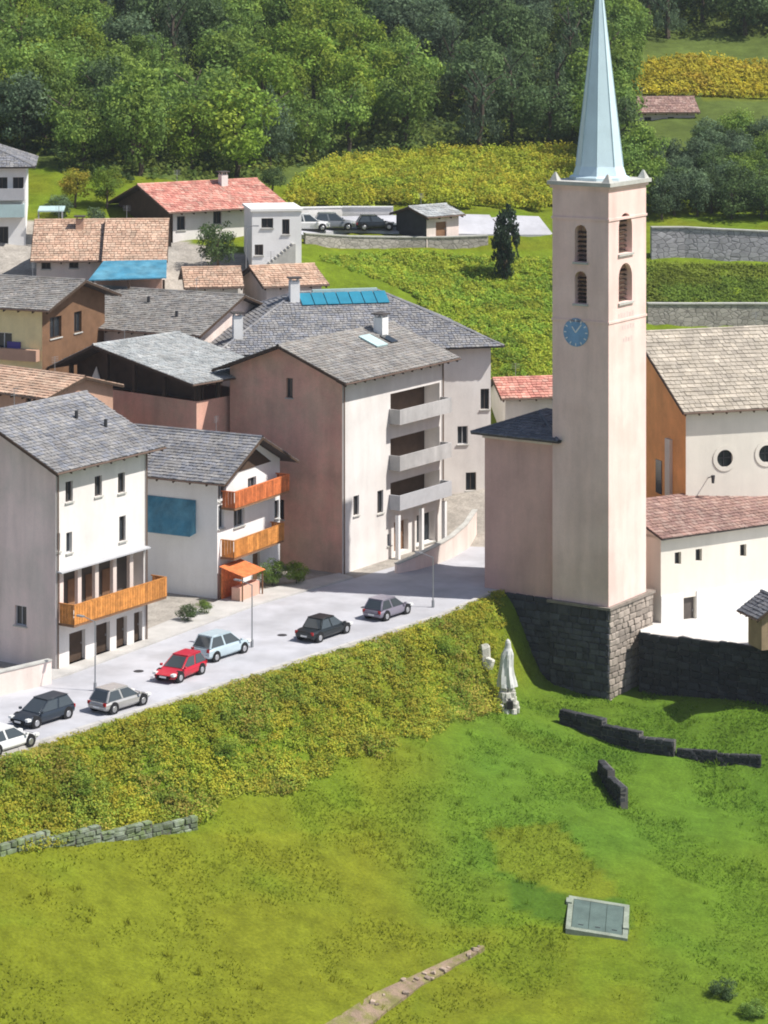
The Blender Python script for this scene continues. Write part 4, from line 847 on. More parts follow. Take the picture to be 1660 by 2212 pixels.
wall_line('stone_wall', 'pale parapet wall behind the upper lane under the yellow-green vineyard', [hit(x, y, 250) for x, y in ((640, 470), (740, 468), (850, 468))], .9, .35, 'plaster_white', 'trim_white')
wall_line('stone_wall', 'lilac-grey stone terrace wall on the slope right of the spire', [hit(x, y, 250) for x, y in ((1408, 556), (1480, 556), (1560, 560), (1680, 566), (1800, 572))], 2.9, .5, 'wall_lilac')
wall_line('stone_wall', 'beige stone terrace wall directly above the church roof', [hit(x, y, 240) for x, y in ((1400, 704), (1500, 704), (1600, 704), (1720, 704))], 2.0, .5, 'wall_stone')

# ------------------------------------------------------------------ walls, monument and basin in the meadow
def dry_wall(name, label, pts, hgt, sw, sh, mname, th_=.5, cat='wall', core='mortar'):
    p0 = Vector(pts[0]); t = thing(name, label, cat, (p0.x, p0.y, h(p0.x, p0.y)))
    for a, b_ in zip(pts[:-1], pts[1:]):
        a, b_ = Vector(a), Vector(b_); d = b_ - a; d.z = 0; ln = d.length; d.normalize(); n = Vector((d.y, -d.x, 0))
        za, zb = h(a.x, a.y), h(b_.x, b_.y); k = max(1, int(ln / 2.2))
        for i in range(k):
            A_, B_ = a + d * (ln * i / k), a + d * (ln * (i + 1) / k); zl = h(*(A_.lerp(B_, .5)).xy); zt = zl + (hgt(i / k) if callable(hgt) else hgt) * random.uniform(.9, 1.08)
            cb = MB(); cb.box(Vector((A_.x, A_.y, zl - .8)) - n * (th_ - .06), d * (ln / k), n * (th_ - .1), (0, 0, zt - zl + .72)); cb.build('core', MT[core], t)
            lay(t, mname, Vector((A_.x, A_.y, 0)), d, ln / k, zl - .25, zt, sw, sh, th_ * .8, n, -th_ * .35)
    return t
def gp(*pp): return [hit(x, y) for x, y in pp]
dry_wall('terrace_wall', 'long low black dry-stone wall in the grass in front of the bell tower', gp((1208, 1566), (1300, 1600), (1380, 1626), (1456, 1640)), lambda f: 1.25, .62, .36, 'stone_black', .7)  # near-black stone here and on the next two walls paints in their shade
dry_wall('terrace_wall', 'thin low dark stone wall continuing right from the black wall in the grass', gp((1462, 1638), (1550, 1648), (1645, 1660)), .75, .5, .3, 'stone_black', .45)
dry_wall('terrace_wall', 'short dark stone wall stub standing alone in the lush grass', gp((1291, 1672), (1312, 1706), (1340, 1744)), 1.05, .5, .34, 'stone_black', .6)
dry_wall('garden_wall', 'low mossy grey stone wall below the yellow bank at left', gp((-60, 1862), (0, 1850), (110, 1834), (220, 1822), (330, 1808), (428, 1795)), .8, .6, .28, 'stone_grey', .5)
# pale statue on a rough stone pedestal at the corner below the annex
def frust(mb, c, z0, z1, r0, r1, a=rad(50)):
    u, v = Vector((math.cos(a), math.sin(a), 0)), Vector((-math.sin(a), math.cos(a), 0)); s4 = ((-1, -1), (1, -1), (1, 1), (-1, 1))
    mb.hexa([c + u * x * r0 + v * y * r0 + Vector((0, 0, z0)) for x, y in s4] + [c + u * x * r1 + v * y * r1 + Vector((0, 0, z1)) for x, y in s4])
pm = hit(1096, 1536); mo = thing('statue', 'pale weathered draped statue on a rough stone pedestal below the church annex', 'statue', pm)
for i in range(34):
    z_ = .1 + (i // 7) * .36; a_ = (i % 7) * .9 + (i // 7) * .4; rr_ = .62 - .09 * (i // 7); s_ = random.uniform(.4, .62)
    inst('pedestal_stone', random.choice(stones_of('stone_pale')), mo, pm + Vector((math.cos(a_) * rr_, math.sin(a_) * rr_, z_)), (random.uniform(-.2, .2), random.uniform(-.2, .2), a_), (s_, s_ * .9, .42))
mb = MB(); frust(mb, pm, -.5, 1.75, .55, .34); ped = mb.build('pedestal_core', MT['mortar'], mo)
mb = MB(); mb.box(pm + Vector((-.05, -.92, .35)), (.42, 0, 0), (0, .2, 0), (0, 0, .55)); mb.build('niche_shade', MT['dark_inside'], mo)  # solid block, coloured dark to stand for the shade of a hollow
prof = [(1.7, .60), (1.95, .58), (2.5, .50), (3.1, .42), (3.6, .39), (3.95, .37), (4.2, .30), (4.38, .22), (4.55, .19), (4.75, .18), (4.9, .13), (5.0, .04)]
mb = MB(); nn9 = 20; rg = []
for z_, r_0 in prof: rg.append([pm + Vector((math.cos(a) * r_0 * (1.1 + .14 * math.sin(6 * a + z_) * (z_ < 4)) + .06 * math.sin(z_ * 1.7), math.sin(a) * r_0 * (.85 + .14 * math.sin(6 * a + z_) * (z_ < 4)), z_)) for a in np.linspace(0, 2 * math.pi, nn9 + 1)[:-1]])
for A_, B_ in zip(rg[:-1], rg[1:]):
    for k in range(nn9): mb.face([A_[k], A_[(k + 1) % nn9], B_[(k + 1) % nn9], B_[k]])
mb.face(rg[-1]); mb.build('figure', MT['marble'], mo, smooth=True)
pg = hit(1047, 1440); bo = thing('boulder', 'upright cream boulder at the top end of the bank beside the statue', 'boulder', pg)
inst('rock', stones_of('stone_pale')[2], bo, pg + Vector((0, 0, .75)), (.08, -.1, .4), (.7, .55, 1.7)); inst('rock', stones_of('stone_pale')[4], bo, pg + Vector((.3, -.35, .3)), (.3, .2, 1.1), (.7, .6, .8))
# cistern with a tilted lid lying along the slope
pb_ = hit(1292, 1992); ba = thing('cistern', 'dull stone cistern with tilted grey-green metal lid in the meadow', 'cistern', pb_)
hw, hd = 1.8, 1.9; sx = (h(pb_.x + 2, pb_.y) - h(pb_.x - 2, pb_.y)) / 4; sy = (h(pb_.x, pb_.y + 2) - h(pb_.x, pb_.y - 2)) / 4
ux = Vector((1, -.12, sx)); uy = Vector((.12, 1, sy)); o0 = pb_ + Vector((0, 0, .3))
for (a0, b0, la, lb) in ((-hw, -hd, 2 * hw, .3), (-hw, hd - .3, 2 * hw, .3), (-hw, -hd + .305, .3, 2 * hd - .61), (hw - .3, -hd + .305, .3, 2 * hd - .61)):
    mb = MB(); mb.box(o0 + ux * a0 + uy * b0 - Vector((0, 0, 1.2)), ux * la, uy * lb, (0, 0, 1.2)); mb.build('rim', MT['rim_stone'], ba)
for i in range(3):
    mb = MB(); mb.box(o0 + ux * (-hw + .33 + i * .985) - uy * (hd - .33) - Vector((0, 0, .1)), ux * .96, uy * (2 * hd - .66), (0, 0, .09)); lid = mb.build('lid', MT['lid_metal'], ba)
    mb = MB(); mb.tube(o0 + ux * (-hw + .7 + i * .985) - uy * 1.2, o0 + ux * (-hw + 1.0 + i * .985) - uy * 1.2, .03, .03, 6); mb.build('handle', MT['metal_dark'], lid)
for a, b0 in ((-hw - .12, hd * .5), (hw - .3, -hd * .5)):
    mb = MB(); mb.box(o0 + ux * a + uy * b0 - Vector((0, 0, .5)), ux * .34, uy * .5, (0, 0, .6)); mb.build('corner_block', MT['rim_stone'], ba)
# dirt path with loose stones at the bottom edge
pts = gp((700, 2260), (770, 2208), (830, 2166), (900, 2126), (970, 2090), (1045, 2050)); mb = MB()
pth = bpy.data.objects.new('x', None); bpy.data.objects.remove(pth)
wid = [1.9, 1.6, 1.25, .95, .65, .2]; Lr_, Rr_ = [], []
for i, p in enumerate(pts):
    t = pts[min(i + 1, 5)] - pts[max(i - 1, 0)]; t.z = 0; t.normalize(); n = Vector((-t.y, t.x, 0))
    for lst, s_ in ((Lr_, -1), (Rr_, 1)):
        qv = p + n * s_ * wid[i] / 2 * random.uniform(.85, 1.15); qv.z = h(qv.x, qv.y) + .16; lst.append(qv)
for i in range(5):
    dn = Vector((0, 0, -.4)); mb.hexa([Lr_[i] + dn, Lr_[i + 1] + dn, Rr_[i + 1] + dn, Rr_[i] + dn, Lr_[i], Lr_[i + 1], Rr_[i + 1], Rr_[i]])
path = mb.build('path', mat('dirt', (.27, .195, .135), col2=(.19, .175, .06), c2scale=1.3, var=.3, scale=1.2, fine=.25, bump=.5)); path['kind'] = 'structure'
for i in range(16):
    f = random.random(); k = min(int(f * 5), 4); fr = f * 5 - k; c = Lr_[k].lerp(Lr_[k + 1], fr).lerp(Rr_[k].lerp(Rr_[k + 1], fr), random.uniform(-.05, 1.05)); s_ = random.uniform(.14, .42)
    inst('stone', random.choice(stones_of('stone_path')), path, c + Vector((0, 0, s_ * .12)), (random.uniform(-.3, .3), random.uniform(-.3, .3), random.uniform(0, 6)), (s_, s_ * .75, s_ * .5))
# timber shelter at the right edge of the churchyard
ph = Vector(((1652 - XC) * 192.5 / FPX, 192.5, -1.3)); sh_ = House('timber_shelter', 'small brown timber shelter on the churchyard terrace at right edge', 'shelter', (ph.x - .2, ph.y), 20, 2.6, 2.0, -1.6, .9)
sh_.hole('F', (.5, 2.1, -.8, .6), .8, 'recess'); sh_.walls(MT['wood_tan'], sh_.gable_spec('g', 32)); sh_.gable_roof('g', 32, .55, .5, .5, SLATE_D, tw=.3)

# ------------------------------------------------------------------ cars
def make_car(name, label, p, heading, paint_, L=4.1, kind='hatch', group='cars parked along the village road'):
    r = thing(name, label, 'car', p, group, heading); ORI[r.name] = Vector((0, 0, 0))
    r_o = r
    w_ = .86; hb = .78 if kind != 'suv' else .92; hr = 1.44 if kind != 'suv' else 1.66; l = L / 2
    def add(mb, nm, m, par=r_o, smooth=False):
        me = mb.mesh(nm, MT[m], (0, 0, 0), smooth)
        if nm in ('body', 'cabin', 'mirror', 'roof_panel'):
            import bmesh
            bm = bmesh.new(); bm.from_mesh(me); bmesh.ops.remove_doubles(bm, verts=bm.verts, dist=.001); bmesh.ops.dissolve_limit(bm, angle_limit=.02, verts=bm.verts, edges=bm.edges)
            bmesh.ops.bevel(bm, geom=list(bm.edges), offset=.012 if nm in ('mirror', 'roof_panel') else .03, segments=3, affect='EDGES', clamp_overlap=True); bm.to_mesh(me); bm.free(); me.polygons.foreach_set('use_smooth', [True] * len(me.polygons)); me.set_sharp_from_angle(angle=rad(38))
        o = bpy.data.objects.new(nm, me); link(o); o.parent = par; return o
    # body: lofted cross-sections along x (front = +x)
    secs = [(-l, .42, .66, .66), (-l + .06, .30, hb - .04, .76), (-l + .5, .24, hb + .02, w_), (0, .22, hb + .02, w_), (l - 1.15, .22, hb, w_), (l - .45, .26, hb - .10, w_ - .03), (l - .06, .32, hb - .24, .72), (l, .42, .52, .6)]
    mb = MB(); rings = []
    for x, z0, z1, hw_ in secs:
        rings.append([Vector((x, -hw_ * .9, z0)), Vector((x, -hw_, z0 + .12)), Vector((x, -hw_, z1 - .14)), Vector((x, -hw_ * .9, z1)), Vector((x, hw_ * .9, z1)), Vector((x, hw_, z1 - .14)), Vector((x, hw_, z0 + .12)), Vector((x, hw_ * .9, z0))])
    for A_, B_ in zip(rings[:-1], rings[1:]):
        for k in range(8): mb.face([A_[k], B_[k], B_[(k + 1) % 8], A_[(k + 1) % 8]])
    mb.face(rings[0][::-1]); mb.face(rings[-1]); body = add(mb, 'body', paint_)
    rear = -l + .12 if kind in ('hatch', 'suv') else -l + .85
    lo = [(rear, hb), (l - 1.05, hb - .02)]; hi = [(rear + .42, hr), (l - 1.95, hr)]; wl, wh = .80, .62
    mb = MB(); c8 = [Vector((lo[0][0], -wl, lo[0][1])), Vector((lo[1][0], -wl, lo[1][1])), Vector((lo[1][0], wl, lo[1][1])), Vector((lo[0][0], wl, lo[0][1])), Vector((hi[0][0], -wh, hr - .03)), Vector((hi[1][0], -wh, hr - .05)), Vector((hi[1][0], wh, hr - .05)), Vector((hi[0][0], wh, hr - .03))]
    mb.hexa(c8); cab = add(mb, 'cabin', paint_)
    mb = MB(); mb.slab([Vector((hi[0][0] - .02, -wh, hr - .03)), Vector((hi[1][0] + .02, -wh, hr - .05)), Vector((hi[1][0] + .02, wh, hr - .05)), Vector((hi[0][0] - .02, wh, hr - .03))], (0, 0, .05)); add(mb, 'roof_panel', paint_)
    def pane(a, b_, c_, d_, ins=.12, nm='window'):
        q_ = [c8[i] for i in (a, b_, c_, d_)]; cen = sum(q_, Vector()) / 4; n = (q_[1] - q_[0]).cross(q_[3] - q_[0]).normalized()
        if n.dot(cen - Vector((0, 0, 1))) < 0: n = -n
        q2 = [v.lerp(cen, ins) + n * .006 for v in q_]; mb = MB(); mb.slab(q2, n * .012); add(mb, nm, 'car_glass')
    pane(1, 2, 6, 5, .13, 'windscreen'); pane(3, 0, 4, 7, .16, 'rear_window')
    for s_, (a, b_, c_, d_) in ((-1, (0, 1, 5, 4)), (1, (3, 2, 6, 7))):
        A0, B0, C0, D0 = (c8[i] for i in (a, b_, c_, d_)); mid0, mid1 = A0.lerp(B0, .48), D0.lerp(C0, .5)
        for q_ in ([A0, mid0, mid1, D0], [mid0, B0, C0, mid1]):
            cen = sum(q_, Vector()) / 4; n = Vector((0, s_, .3)).normalized(); q2 = [v.lerp(cen, .14) + n * .008 for v in q_]; mb = MB(); mb.slab(q2, n * .012); add(mb, 'window', 'car_glass')
        mb = MB(); mb.hexa([Vector((l - 1.25, s_ * .87, hb + .02)), Vector((l - 1.08, s_ * .87, hb + .02)), Vector((l - 1.08, s_ * 1.02, hb + .04)), Vector((l - 1.25, s_ * 1.02, hb + .04)), Vector((l - 1.25, s_ * .87, hb + .16)), Vector((l - 1.08, s_ * .87, hb + .16)), Vector((l - 1.08, s_ * 1.02, hb + .16)), Vector((l - 1.25, s_ * 1.02, hb + .16))]); add(mb, 'mirror', paint_)
        mb = MB(); mb.box((l - .34, s_ * .70 - .13, hb - .28), (.31, 0, 0), (0, .26, 0), (0, 0, .15)); add(mb, 'headlight', 'lamp_glass')
        mb = MB(); mb.box((-l + .0, s_ * .66 - .1, hb - .22), (.09, 0, 0), (0, .2, 0), (0, 0, .2)); add(mb, 'tail_light', 'tail_red')
    for x in (-l + .72, l - .78):
        for s_ in (-1, 1):
            mb = MB(); mb.tube((x, s_ * .66, .31), (x, s_ * .885, .31), .315, .315, 18); ty = add(mb, 'wheel', 'tyre')
            mb = MB(); mb.tube((x, s_ * .88, .31), (x, s_ * .9, .31), .2, .17, 12); add(mb, 'rim', 'rim', ty)
            mb = MB(); mb.tube((x, s_ * .60, .34), (x, s_ * .868, .34), .40, .40, 18); add(mb, 'wheel_arch', 'tyre')
    for x, zz in ((l - .03, .36), (-l - .03, .40)): mb = MB(); mb.box((x, -.26, zz), (.05, 0, 0), (0, .52, 0), (0, 0, .11)); add(mb, 'number_plate', 'trim_white')
    mb = MB(); mb.box((l - .1, -.45, .3), (.11, 0, 0), (0, .9, 0), (0, 0, .16)); add(mb, 'grille', 'tyre')
    r.location = Vector(p); return r
rh = math.atan2(34.3, 26.5)
def at_road(x, y): v = G(x, y, .035); return (v.x, v.y, .035)
make_car('parked_car', 'bright red small hatchback parked at the roadside above the bank', at_road(390, 1462), rh + math.pi + .12, 'paint_red', 3.9)
make_car('parked_car', 'pale silver-blue estate car parked just ahead of the red car', at_road(478, 1416), rh + .03, 'paint_silver', 4.4, 'suv')
make_car('parked_car', 'black saloon parked further up the road beyond the silver-blue car', at_road(700, 1374), rh + .05, 'paint_black', 4.6, 'saloon')
make_car('parked_car', 'lilac-grey car parked at the far end of the parking row', at_road(838, 1330), rh + .04, 'paint_lilac', 4.0)
make_car('parked_car', 'black hatchback on the road near the lower left corner of the village', at_road(92, 1558), rh + math.pi, 'paint_navy', 4.2)
make_car('parked_car', 'white car half hidden by the bank at the left picture edge', at_road(10, 1618), rh, 'paint_white', 4.2)
make_car('parked_car', 'dusty pale grey car between the red car and the black hatchback', at_road(258, 1528), rh, 'paint_dust', 4.1)
pc = hit(722, 500, 255); make_car('parked_car', 'grey car standing on the upper lane below the vineyard', (pc.x, pc.y, pc.z + .2), .1, 'paint_grey', 4.2, 'suv', 'cars on the upper lane')
for lab_, x_, y_, pt_, kd_ in (('white van-like car left on the upper lane near the flat-roofed house', 668, 502, 'paint_white', 'suv'), ('black car on the upper lane right beside the dark shed', 812, 500, 'paint_black', 'hatch')):
    pc = hit(x_, y_, 255); make_car('parked_car', lab_, (pc.x, pc.y, pc.z + .2), .15, pt_, 4.0, kd_, 'cars on the upper lane')
# ------------------------------------------------------------------ lamp posts
def lamp(label, p, hgt, arm=1.0, hd=rh + math.pi / 2):
    p = Vector(p); t = thing('street_lamp', label, 'street lamp', p, 'street lamps'); d = Vector((math.cos(hd), math.sin(hd), 0))
    mb = MB(); mb.tube(p, p + Vector((0, 0, hgt)), .05, .035, 8); mb.build('pole', MT['metal_grey'], t)
    mb = MB(); mb.tube(p, p + Vector((0, 0, .5)), .11, .1, 8); mb.build('base', MT['metal_grey'], t)
    mb = MB(); mb.tube(p + Vector((0, 0, hgt - .04)), p + d * arm + Vector((0, 0, hgt + .15)), .035, .03, 6); mb.build('arm', MT['metal_grey'], t)
    mb = MB(); q_ = p + d * arm + Vector((0, 0, hgt + .1)); s_ = Vector((-d.y, d.x, 0)); mb.box(q_ - s_ * .11, d * .55, s_ * .22, (0, 0, .09)); mb.build('lamp_head', MT['metal_grey'], t)
lamp('thin grey street lamp standing beside the balconied white house front', G(545, 1398, .03), 4.2)
lamp('thin grey street lamp in front of the long orange balcony', G(206, 1492, .03), 4.4)
lamp('pale street lamp at the shaded road end by the church annex', G(936, 1312, .03), 3.6)
lamp('tall grey lamp post between the white flat-roofed house and beige roofs', hit(532, 660, 225), 7.0, .6, 0)
# ------------------------------------------------------------------ stall and street clutter in front of the balconied house
ps_ = G(520, 1288, .15); st = thing('market_stall', 'small orange-red canvas stall in front of the two-balcony house', 'stall', ps_)
a_ = rad(62); fx, fy = Vector((math.cos(a_), math.sin(a_), 0)), Vector((-math.sin(a_), math.cos(a_), 0))
o_ = ps_ - fx * 1.5 - fy * .9
mb = MB(); mb.hexa([o_ + Vector((0, 0, 1.75)) - fy * .3, o_ + fx * 3 + Vector((0, 0, 1.75)) - fy * .3, o_ + fx * 3 + fy * 1.8 + Vector((0, 0, 2.3)), o_ + fy * 1.8 + Vector((0, 0, 2.3)), o_ + Vector((0, 0, 1.8)) - fy * .3, o_ + fx * 3 + Vector((0, 0, 1.8)) - fy * .3, o_ + fx * 3 + fy * 1.8 + Vector((0, 0, 2.35)), o_ + fy * 1.8 + Vector((0, 0, 2.35))]); mb.build('canopy', MT['wood_red'], st)
mb = MB(); mb.box(o_ + fx * .1 + fy * .1, fx * 2.8, fy * .7, (0, 0, .95)); mb.build('counter', MT['plaster_pink'], st)
mb = MB(); mb.box(o_ + fx * .1 + fy * 1.6, fx * 2.8, fy * .08, (0, 0, 2.15)); mb.build('back_panel', MT['wood_red'], st)
for x_, y_ in ((.05, -.15), (2.87, -.15), (.05, 1.7), (2.87, 1.7)): mb = MB(); mb.box(o_ + fx * x_ + fy * y_, fx * .08, fy * .08, (0, 0, 1.76)); mb.build('post', MT['wood_brown'], st)
# beige yard wall and grey lean-to under the left gable
pw0, pw1 = G(-30, 1512, 0), G(112, 1478, 0)
yw = thing('yard_wall', 'low beige plastered yard wall under the shaded gable at lower left', 'wall', pw0)
mb = MB(); dd_ = (pw1 - pw0).normalized(); nn_ = Vector((dd_.y, -dd_.x, 0)); mb.box(pw0 - Vector((0, 0, .2)), dd_ * (pw1 - pw0).length, -nn_ * .3, (0, 0, 1.7)); mb.build('wall_body', MT['plaster_pinkish'], yw)
mb = MB(); mb.box(pw0 + Vector((0, 0, 1.5)) + nn_ * .06, dd_ * (pw1 - pw0).length, -nn_ * .42, (0, 0, .1)); mb.build('coping', MT['concrete'], yw)

# ------------------------------------------------------------------ foliage
def leaf_cards(P, Nn, size, C, rnd, asp=.62):
    n = len(P); a = rnd.normal(size=(n, 3)); Nn = Nn + .75 * a; Nn /= np.linalg.norm(Nn, axis=1, keepdims=True) + 1e-9
    t = rnd.normal(size=(n, 3)); u = np.cross(Nn, t); u /= np.linalg.norm(u, axis=1, keepdims=True) + 1e-9; v = np.cross(Nn, u)
    s = (size * rnd.uniform(.6, 1.3, n))[:, None]; V = np.stack([P - u * s, P + v * s * asp, P + u * s, P - v * s * asp], 1).reshape(-1, 3)
    return V, np.arange(4 * n).reshape(n, 4), np.repeat(C, 4, 0)
def crown(name, seed, pal, kind='round', n_cl=46, per=70, size=.05):
    r = np.random.default_rng(seed); P, Nn, C = [], [], []; pal = np.array(pal)
    for k in range(n_cl):
        while True:
            c = r.uniform(-1, 1, 3)
            if kind == 'round' and .35 < np.linalg.norm(c) < 1: break
            if kind != 'round':
                hgt = (c[2] + 1) / 2; lim = (1 - hgt) * .95 + .06 if kind == 'cone' else .75 * math.sin(math.pi * min(.98, .12 + hgt * .85)) + .08
                q_ = math.hypot(c[0], c[1])
                if lim * .35 < q_ < lim: break
        rr = (r.uniform(.20, .36) if kind == 'round' else r.uniform(.12, .24)); m = int(per * (rr / .28) ** 2)
        d = r.normal(size=(m, 3)); d /= np.linalg.norm(d, axis=1, keepdims=True); rad_ = rr * r.uniform(.55, 1.05, m)[:, None]
        p = c * np.array((.80, .80, .80) if kind == 'round' else (.9, .9, .9)) + d * rad_ * np.array((1, 1, .8)); P.append(p); Nn.append(d + .35 * c / (np.linalg.norm(c) + .1) + np.array((0, 0, .25)))
        base = pal[r.integers(len(pal))] * r.uniform(.75, 1.25); C.append(base * r.uniform(.75, 1.25, (m, 1)))
    P, Nn, C = map(np.concatenate, (P, Nn, C)); V, Q, CC = leaf_cards(P, Nn, size, C, r); return np_mesh(name, V, Q, CC, MT['leaf'])
PAL = {'bright': [(.20, .29, .038), (.235, .295, .04), (.17, .265, .042)], 'mid': [(.165, .25, .05), (.20, .28, .052), (.14, .22, .052)],
       'dark': [(.092, .14, .052), (.105, .16, .055), (.08, .125, .052)], 'blue': [(.10, .148, .08), (.115, .165, .085), (.09, .13, .075)],
       'gold': [(.30, .28, .034), (.25, .26, .034), (.31, .25, .036)], 'cypress': [(.035, .06, .034), (.045, .072, .038)]}
PAL = {k_: [tuple(1.12 * q_ for q_ in c_) for c_ in v_] for k_, v_ in PAL.items()}
CR = {k: [crown('crown', 10 * i + j, PAL[k]) for j in range(3)] for i, k in enumerate(('bright', 'mid', 'dark', 'blue', 'gold'))}
CR['cone'] = [crown('crown', 90 + j, PAL['blue'], 'cone', 60, 60, .045) for j in range(2)]
CR['cypress'] = [crown('crown', 95, PAL['cypress'], 'col', 90, 130, .06)]
def trunk_mesh(k):
    r = random.Random(k); mb = MB(); p = Vector((0, 0, -.06)); rad0 = .035
    for i in range(4):
        q_ = p + Vector((r.uniform(-.03, .03), r.uniform(-.03, .03), .17)); mb.tube(p, q_, rad0, rad0 * .85, 7, caps=False); p = q_; rad0 *= .85
        if i >= 1:
            for _ in range(2): d = Vector((r.uniform(-1, 1), r.uniform(-1, 1), r.uniform(.5, 1.1))).normalized(); mb.tube(p, p + d * r.uniform(.2, .32), rad0 * .6, .006, 5, caps=False)
    return mb.mesh('trunk', MT['bark'])
TR = [trunk_mesh(k) for k in range(3)]
def tree(name, label, x, y, hgt, wid, ckind, group, trunk_frac=.28, cat='tree', sink=0):
    z = h(x, y) - .1; t = thing(name, label, cat, (x, y, z), group); ORI[t.name] = Vector((x, y, z))
    inst('trunk', random.choice(TR), t, (x, y, z), (0, 0, random.uniform(0, 6)), (hgt * .9, hgt * .9, hgt * .95))
    ch = hgt * (1 - trunk_frac) / 2; inst('crown', random.choice(CR[ckind]), t, (x, y, z + hgt - ch * .98), (0, 0, random.uniform(0, 6)), (wid / 2, wid / 2 * random.uniform(.88, 1.12), ch)); return t
LAB = {'bright': 'yellow-green broadleaf tree on the wooded slope', 'mid': 'mid-green broadleaf tree in the wooded slope above the village', 'dark': 'dark green tree on the wooded slope',
       'blue': 'bluish dark green tree on the wooded slope', 'cone': 'pointed bluish conifer among the broadleaf trees of the slope', 'gold': 'golden-green autumn tree at the edge of the wooded slope'}
def forest_ok(px, py):
    if px < 1310:
        lim = np.interp(px, [-200, 0, 110, 130, 300, 560, 640, 720, 900, 1000, 1260], [310, 318, 345, 395, 392, 384, 362, 352, 330, 326, 318]); return py < lim
    if 1330 < px < 1530 and 150 < py < 400: return False
    if inpoly(np.array(px), np.array(py), [(1330, 225), (1370, 120), (1480, 90), (1700, 90), (1900, 100), (1900, 330), (1660, 330), (1530, 350), (1500, 395), (1400, 395)]): return False
    return py < 478
pts_ = []
rr = random.Random(3); tries = 0
while tries < 14000:
    tries += 1; Y = rr.uniform(283, 412); X = rr.uniform(-.152, .152) * Y; sp_min = 4.5 + (Y - 283) * .018
    if X < -.12 * Y and Y < 290: continue
    z = h(X, Y); px, py = PX((X, Y, z))
    if not forest_ok(px, py): continue
    if px > 1380 and py > 300: sp_min = 3.1
    if any((X - a) ** 2 + (Y - b_) ** 2 < sp_min ** 2 for a, b_ in pts_): continue
    if len(pts_) > 299: break
    pts_.append((X, Y))
nz = lambda X, Y, s, sd: float(vnoise(np.array([X]), np.array([Y]), s, sd)[0])
FT = []
for X, Y in pts_:
    z = h(X, Y); px, py = PX((X, Y, z)); mid = py - 90; n_ = nz(X + 300, Y, 16, 21)
    dk = math.exp(-(((px - 1060) / 190) ** 2 + ((mid - 190) / 130) ** 2)) + .7 * math.exp(-(((px - 340) / 110) ** 2 + ((mid - 20) / 70) ** 2)) + .6 * math.exp(-(((px - 770) / 50) ** 2 + ((mid - 250) / 60) ** 2)) + .6 * (px > 1380) * (mid < 90)
    br = math.exp(-(((px - 770) / 120) ** 2 + ((mid - 150) / 90) ** 2)) + .8 * math.exp(-(((px - 430) / 140) ** 2 + ((mid - 290) / 70) ** 2)) + .5 * math.exp(-(((px - 90) / 90) ** 2 + ((mid - 110) / 60) ** 2)) + .6 * math.exp(-(((px - 1330) / 60) ** 2 + ((mid - 60) / 120) ** 2))
    v = br - dk + (n_ - .5) * 1.1 + rr.uniform(-.3, .3)
    k = 'gold' if v > 1.0 else 'bright' if v > .35 else 'mid' if v > -.2 else 'blue' if rr.random() < .35 else 'dark'
    if k in ('dark', 'blue') and rr.random() < .22: k = 'cone'
    small = px > 1380 and py > 300
    if small: continue
    hgt = rr.uniform(4.2, 6.0) if small else rr.uniform(7.0, 11.0); wid = hgt * rr.uniform(.78, 1.02)
    if k == 'cone': hgt *= 1.15; wid *= .6
    if small: k = rr.choice(['mid', 'blue', 'mid', 'dark'])
    FT.append((X, Y, hgt, wid, k, small, px, py))
def place(px, py, small):
    if small: return 'on the terrace right of the spire', 'low trees right of the spire'
    c = 'at far left' if px < 150 else 'above the terracotta roofs' if px < 330 else 'above the salmon roof' if px < 600 else 'above the vineyard' if px < 1000 else 'left of the spire' if px < 1300 else 'right of the spire'
    rw_ = 'lowest' if py > 290 else 'lower' if py > 190 else 'upper' if py > 90 else 'topmost'
    return rw_ + ' woods ' + c, 'trees of the wooded slope'
KW = {'bright': 'yellow-green tree', 'mid': 'mid-green tree', 'dark': 'dark green tree', 'blue': 'bluish green tree', 'cone': 'pointed bluish conifer', 'gold': 'golden-green tree'}
ORD = ['leftmost', 'second from left', 'third from left', 'fourth from left', 'fifth from left', 'sixth from left', 'seventh from left', 'eighth from left', 'ninth from left', 'tenth from left', 'eleventh from left', 'twelfth from left', 'thirteenth from left', 'fourteenth from left', 'fifteenth from left', 'sixteenth from left', 'seventeenth from left', 'eighteenth from left', 'nineteenth from left', 'twentieth from left']
cells = {}
for f in sorted(FT, key=lambda f: f[6]): cells.setdefault((place(f[6], f[7], f[5]), f[4]), []).append(f)
for ((pl, grp), k), L_ in cells.items():
    for i, f in enumerate(L_):
        lab = KW[k] + (', ' + ORD[min(i, 19)] + ',' if len(L_) > 1 else '') + (' in the ' if not f[5] else ' ') + pl
        tree('forest_tree', lab, f[0], f[1], f[2], f[3], k, grp, .06)
ext = []; tries = 0
while tries < 6000 and len(ext) < 46:
    tries += 1; Y = rr.uniform(284, 325); X = rr.uniform(.094, .146) * Y; px_, py_ = PX((X, Y, h(X, Y)))
    if not 335 < py_ < 478 or (px_ < 1520 and py_ < 395): continue
    if any((X - a) ** 2 + (Y - b_) ** 2 < 2.3 ** 2 for a, b_, c_ in ext): continue
    ext.append((X, Y, rr.choice(['blue', 'mid', 'blue', 'dark'])))
ext.sort(key=lambda q_: q_[0] / q_[1]); med_y = sorted(q_[1] for q_ in ext)[len(ext) // 2]; cnt = {}
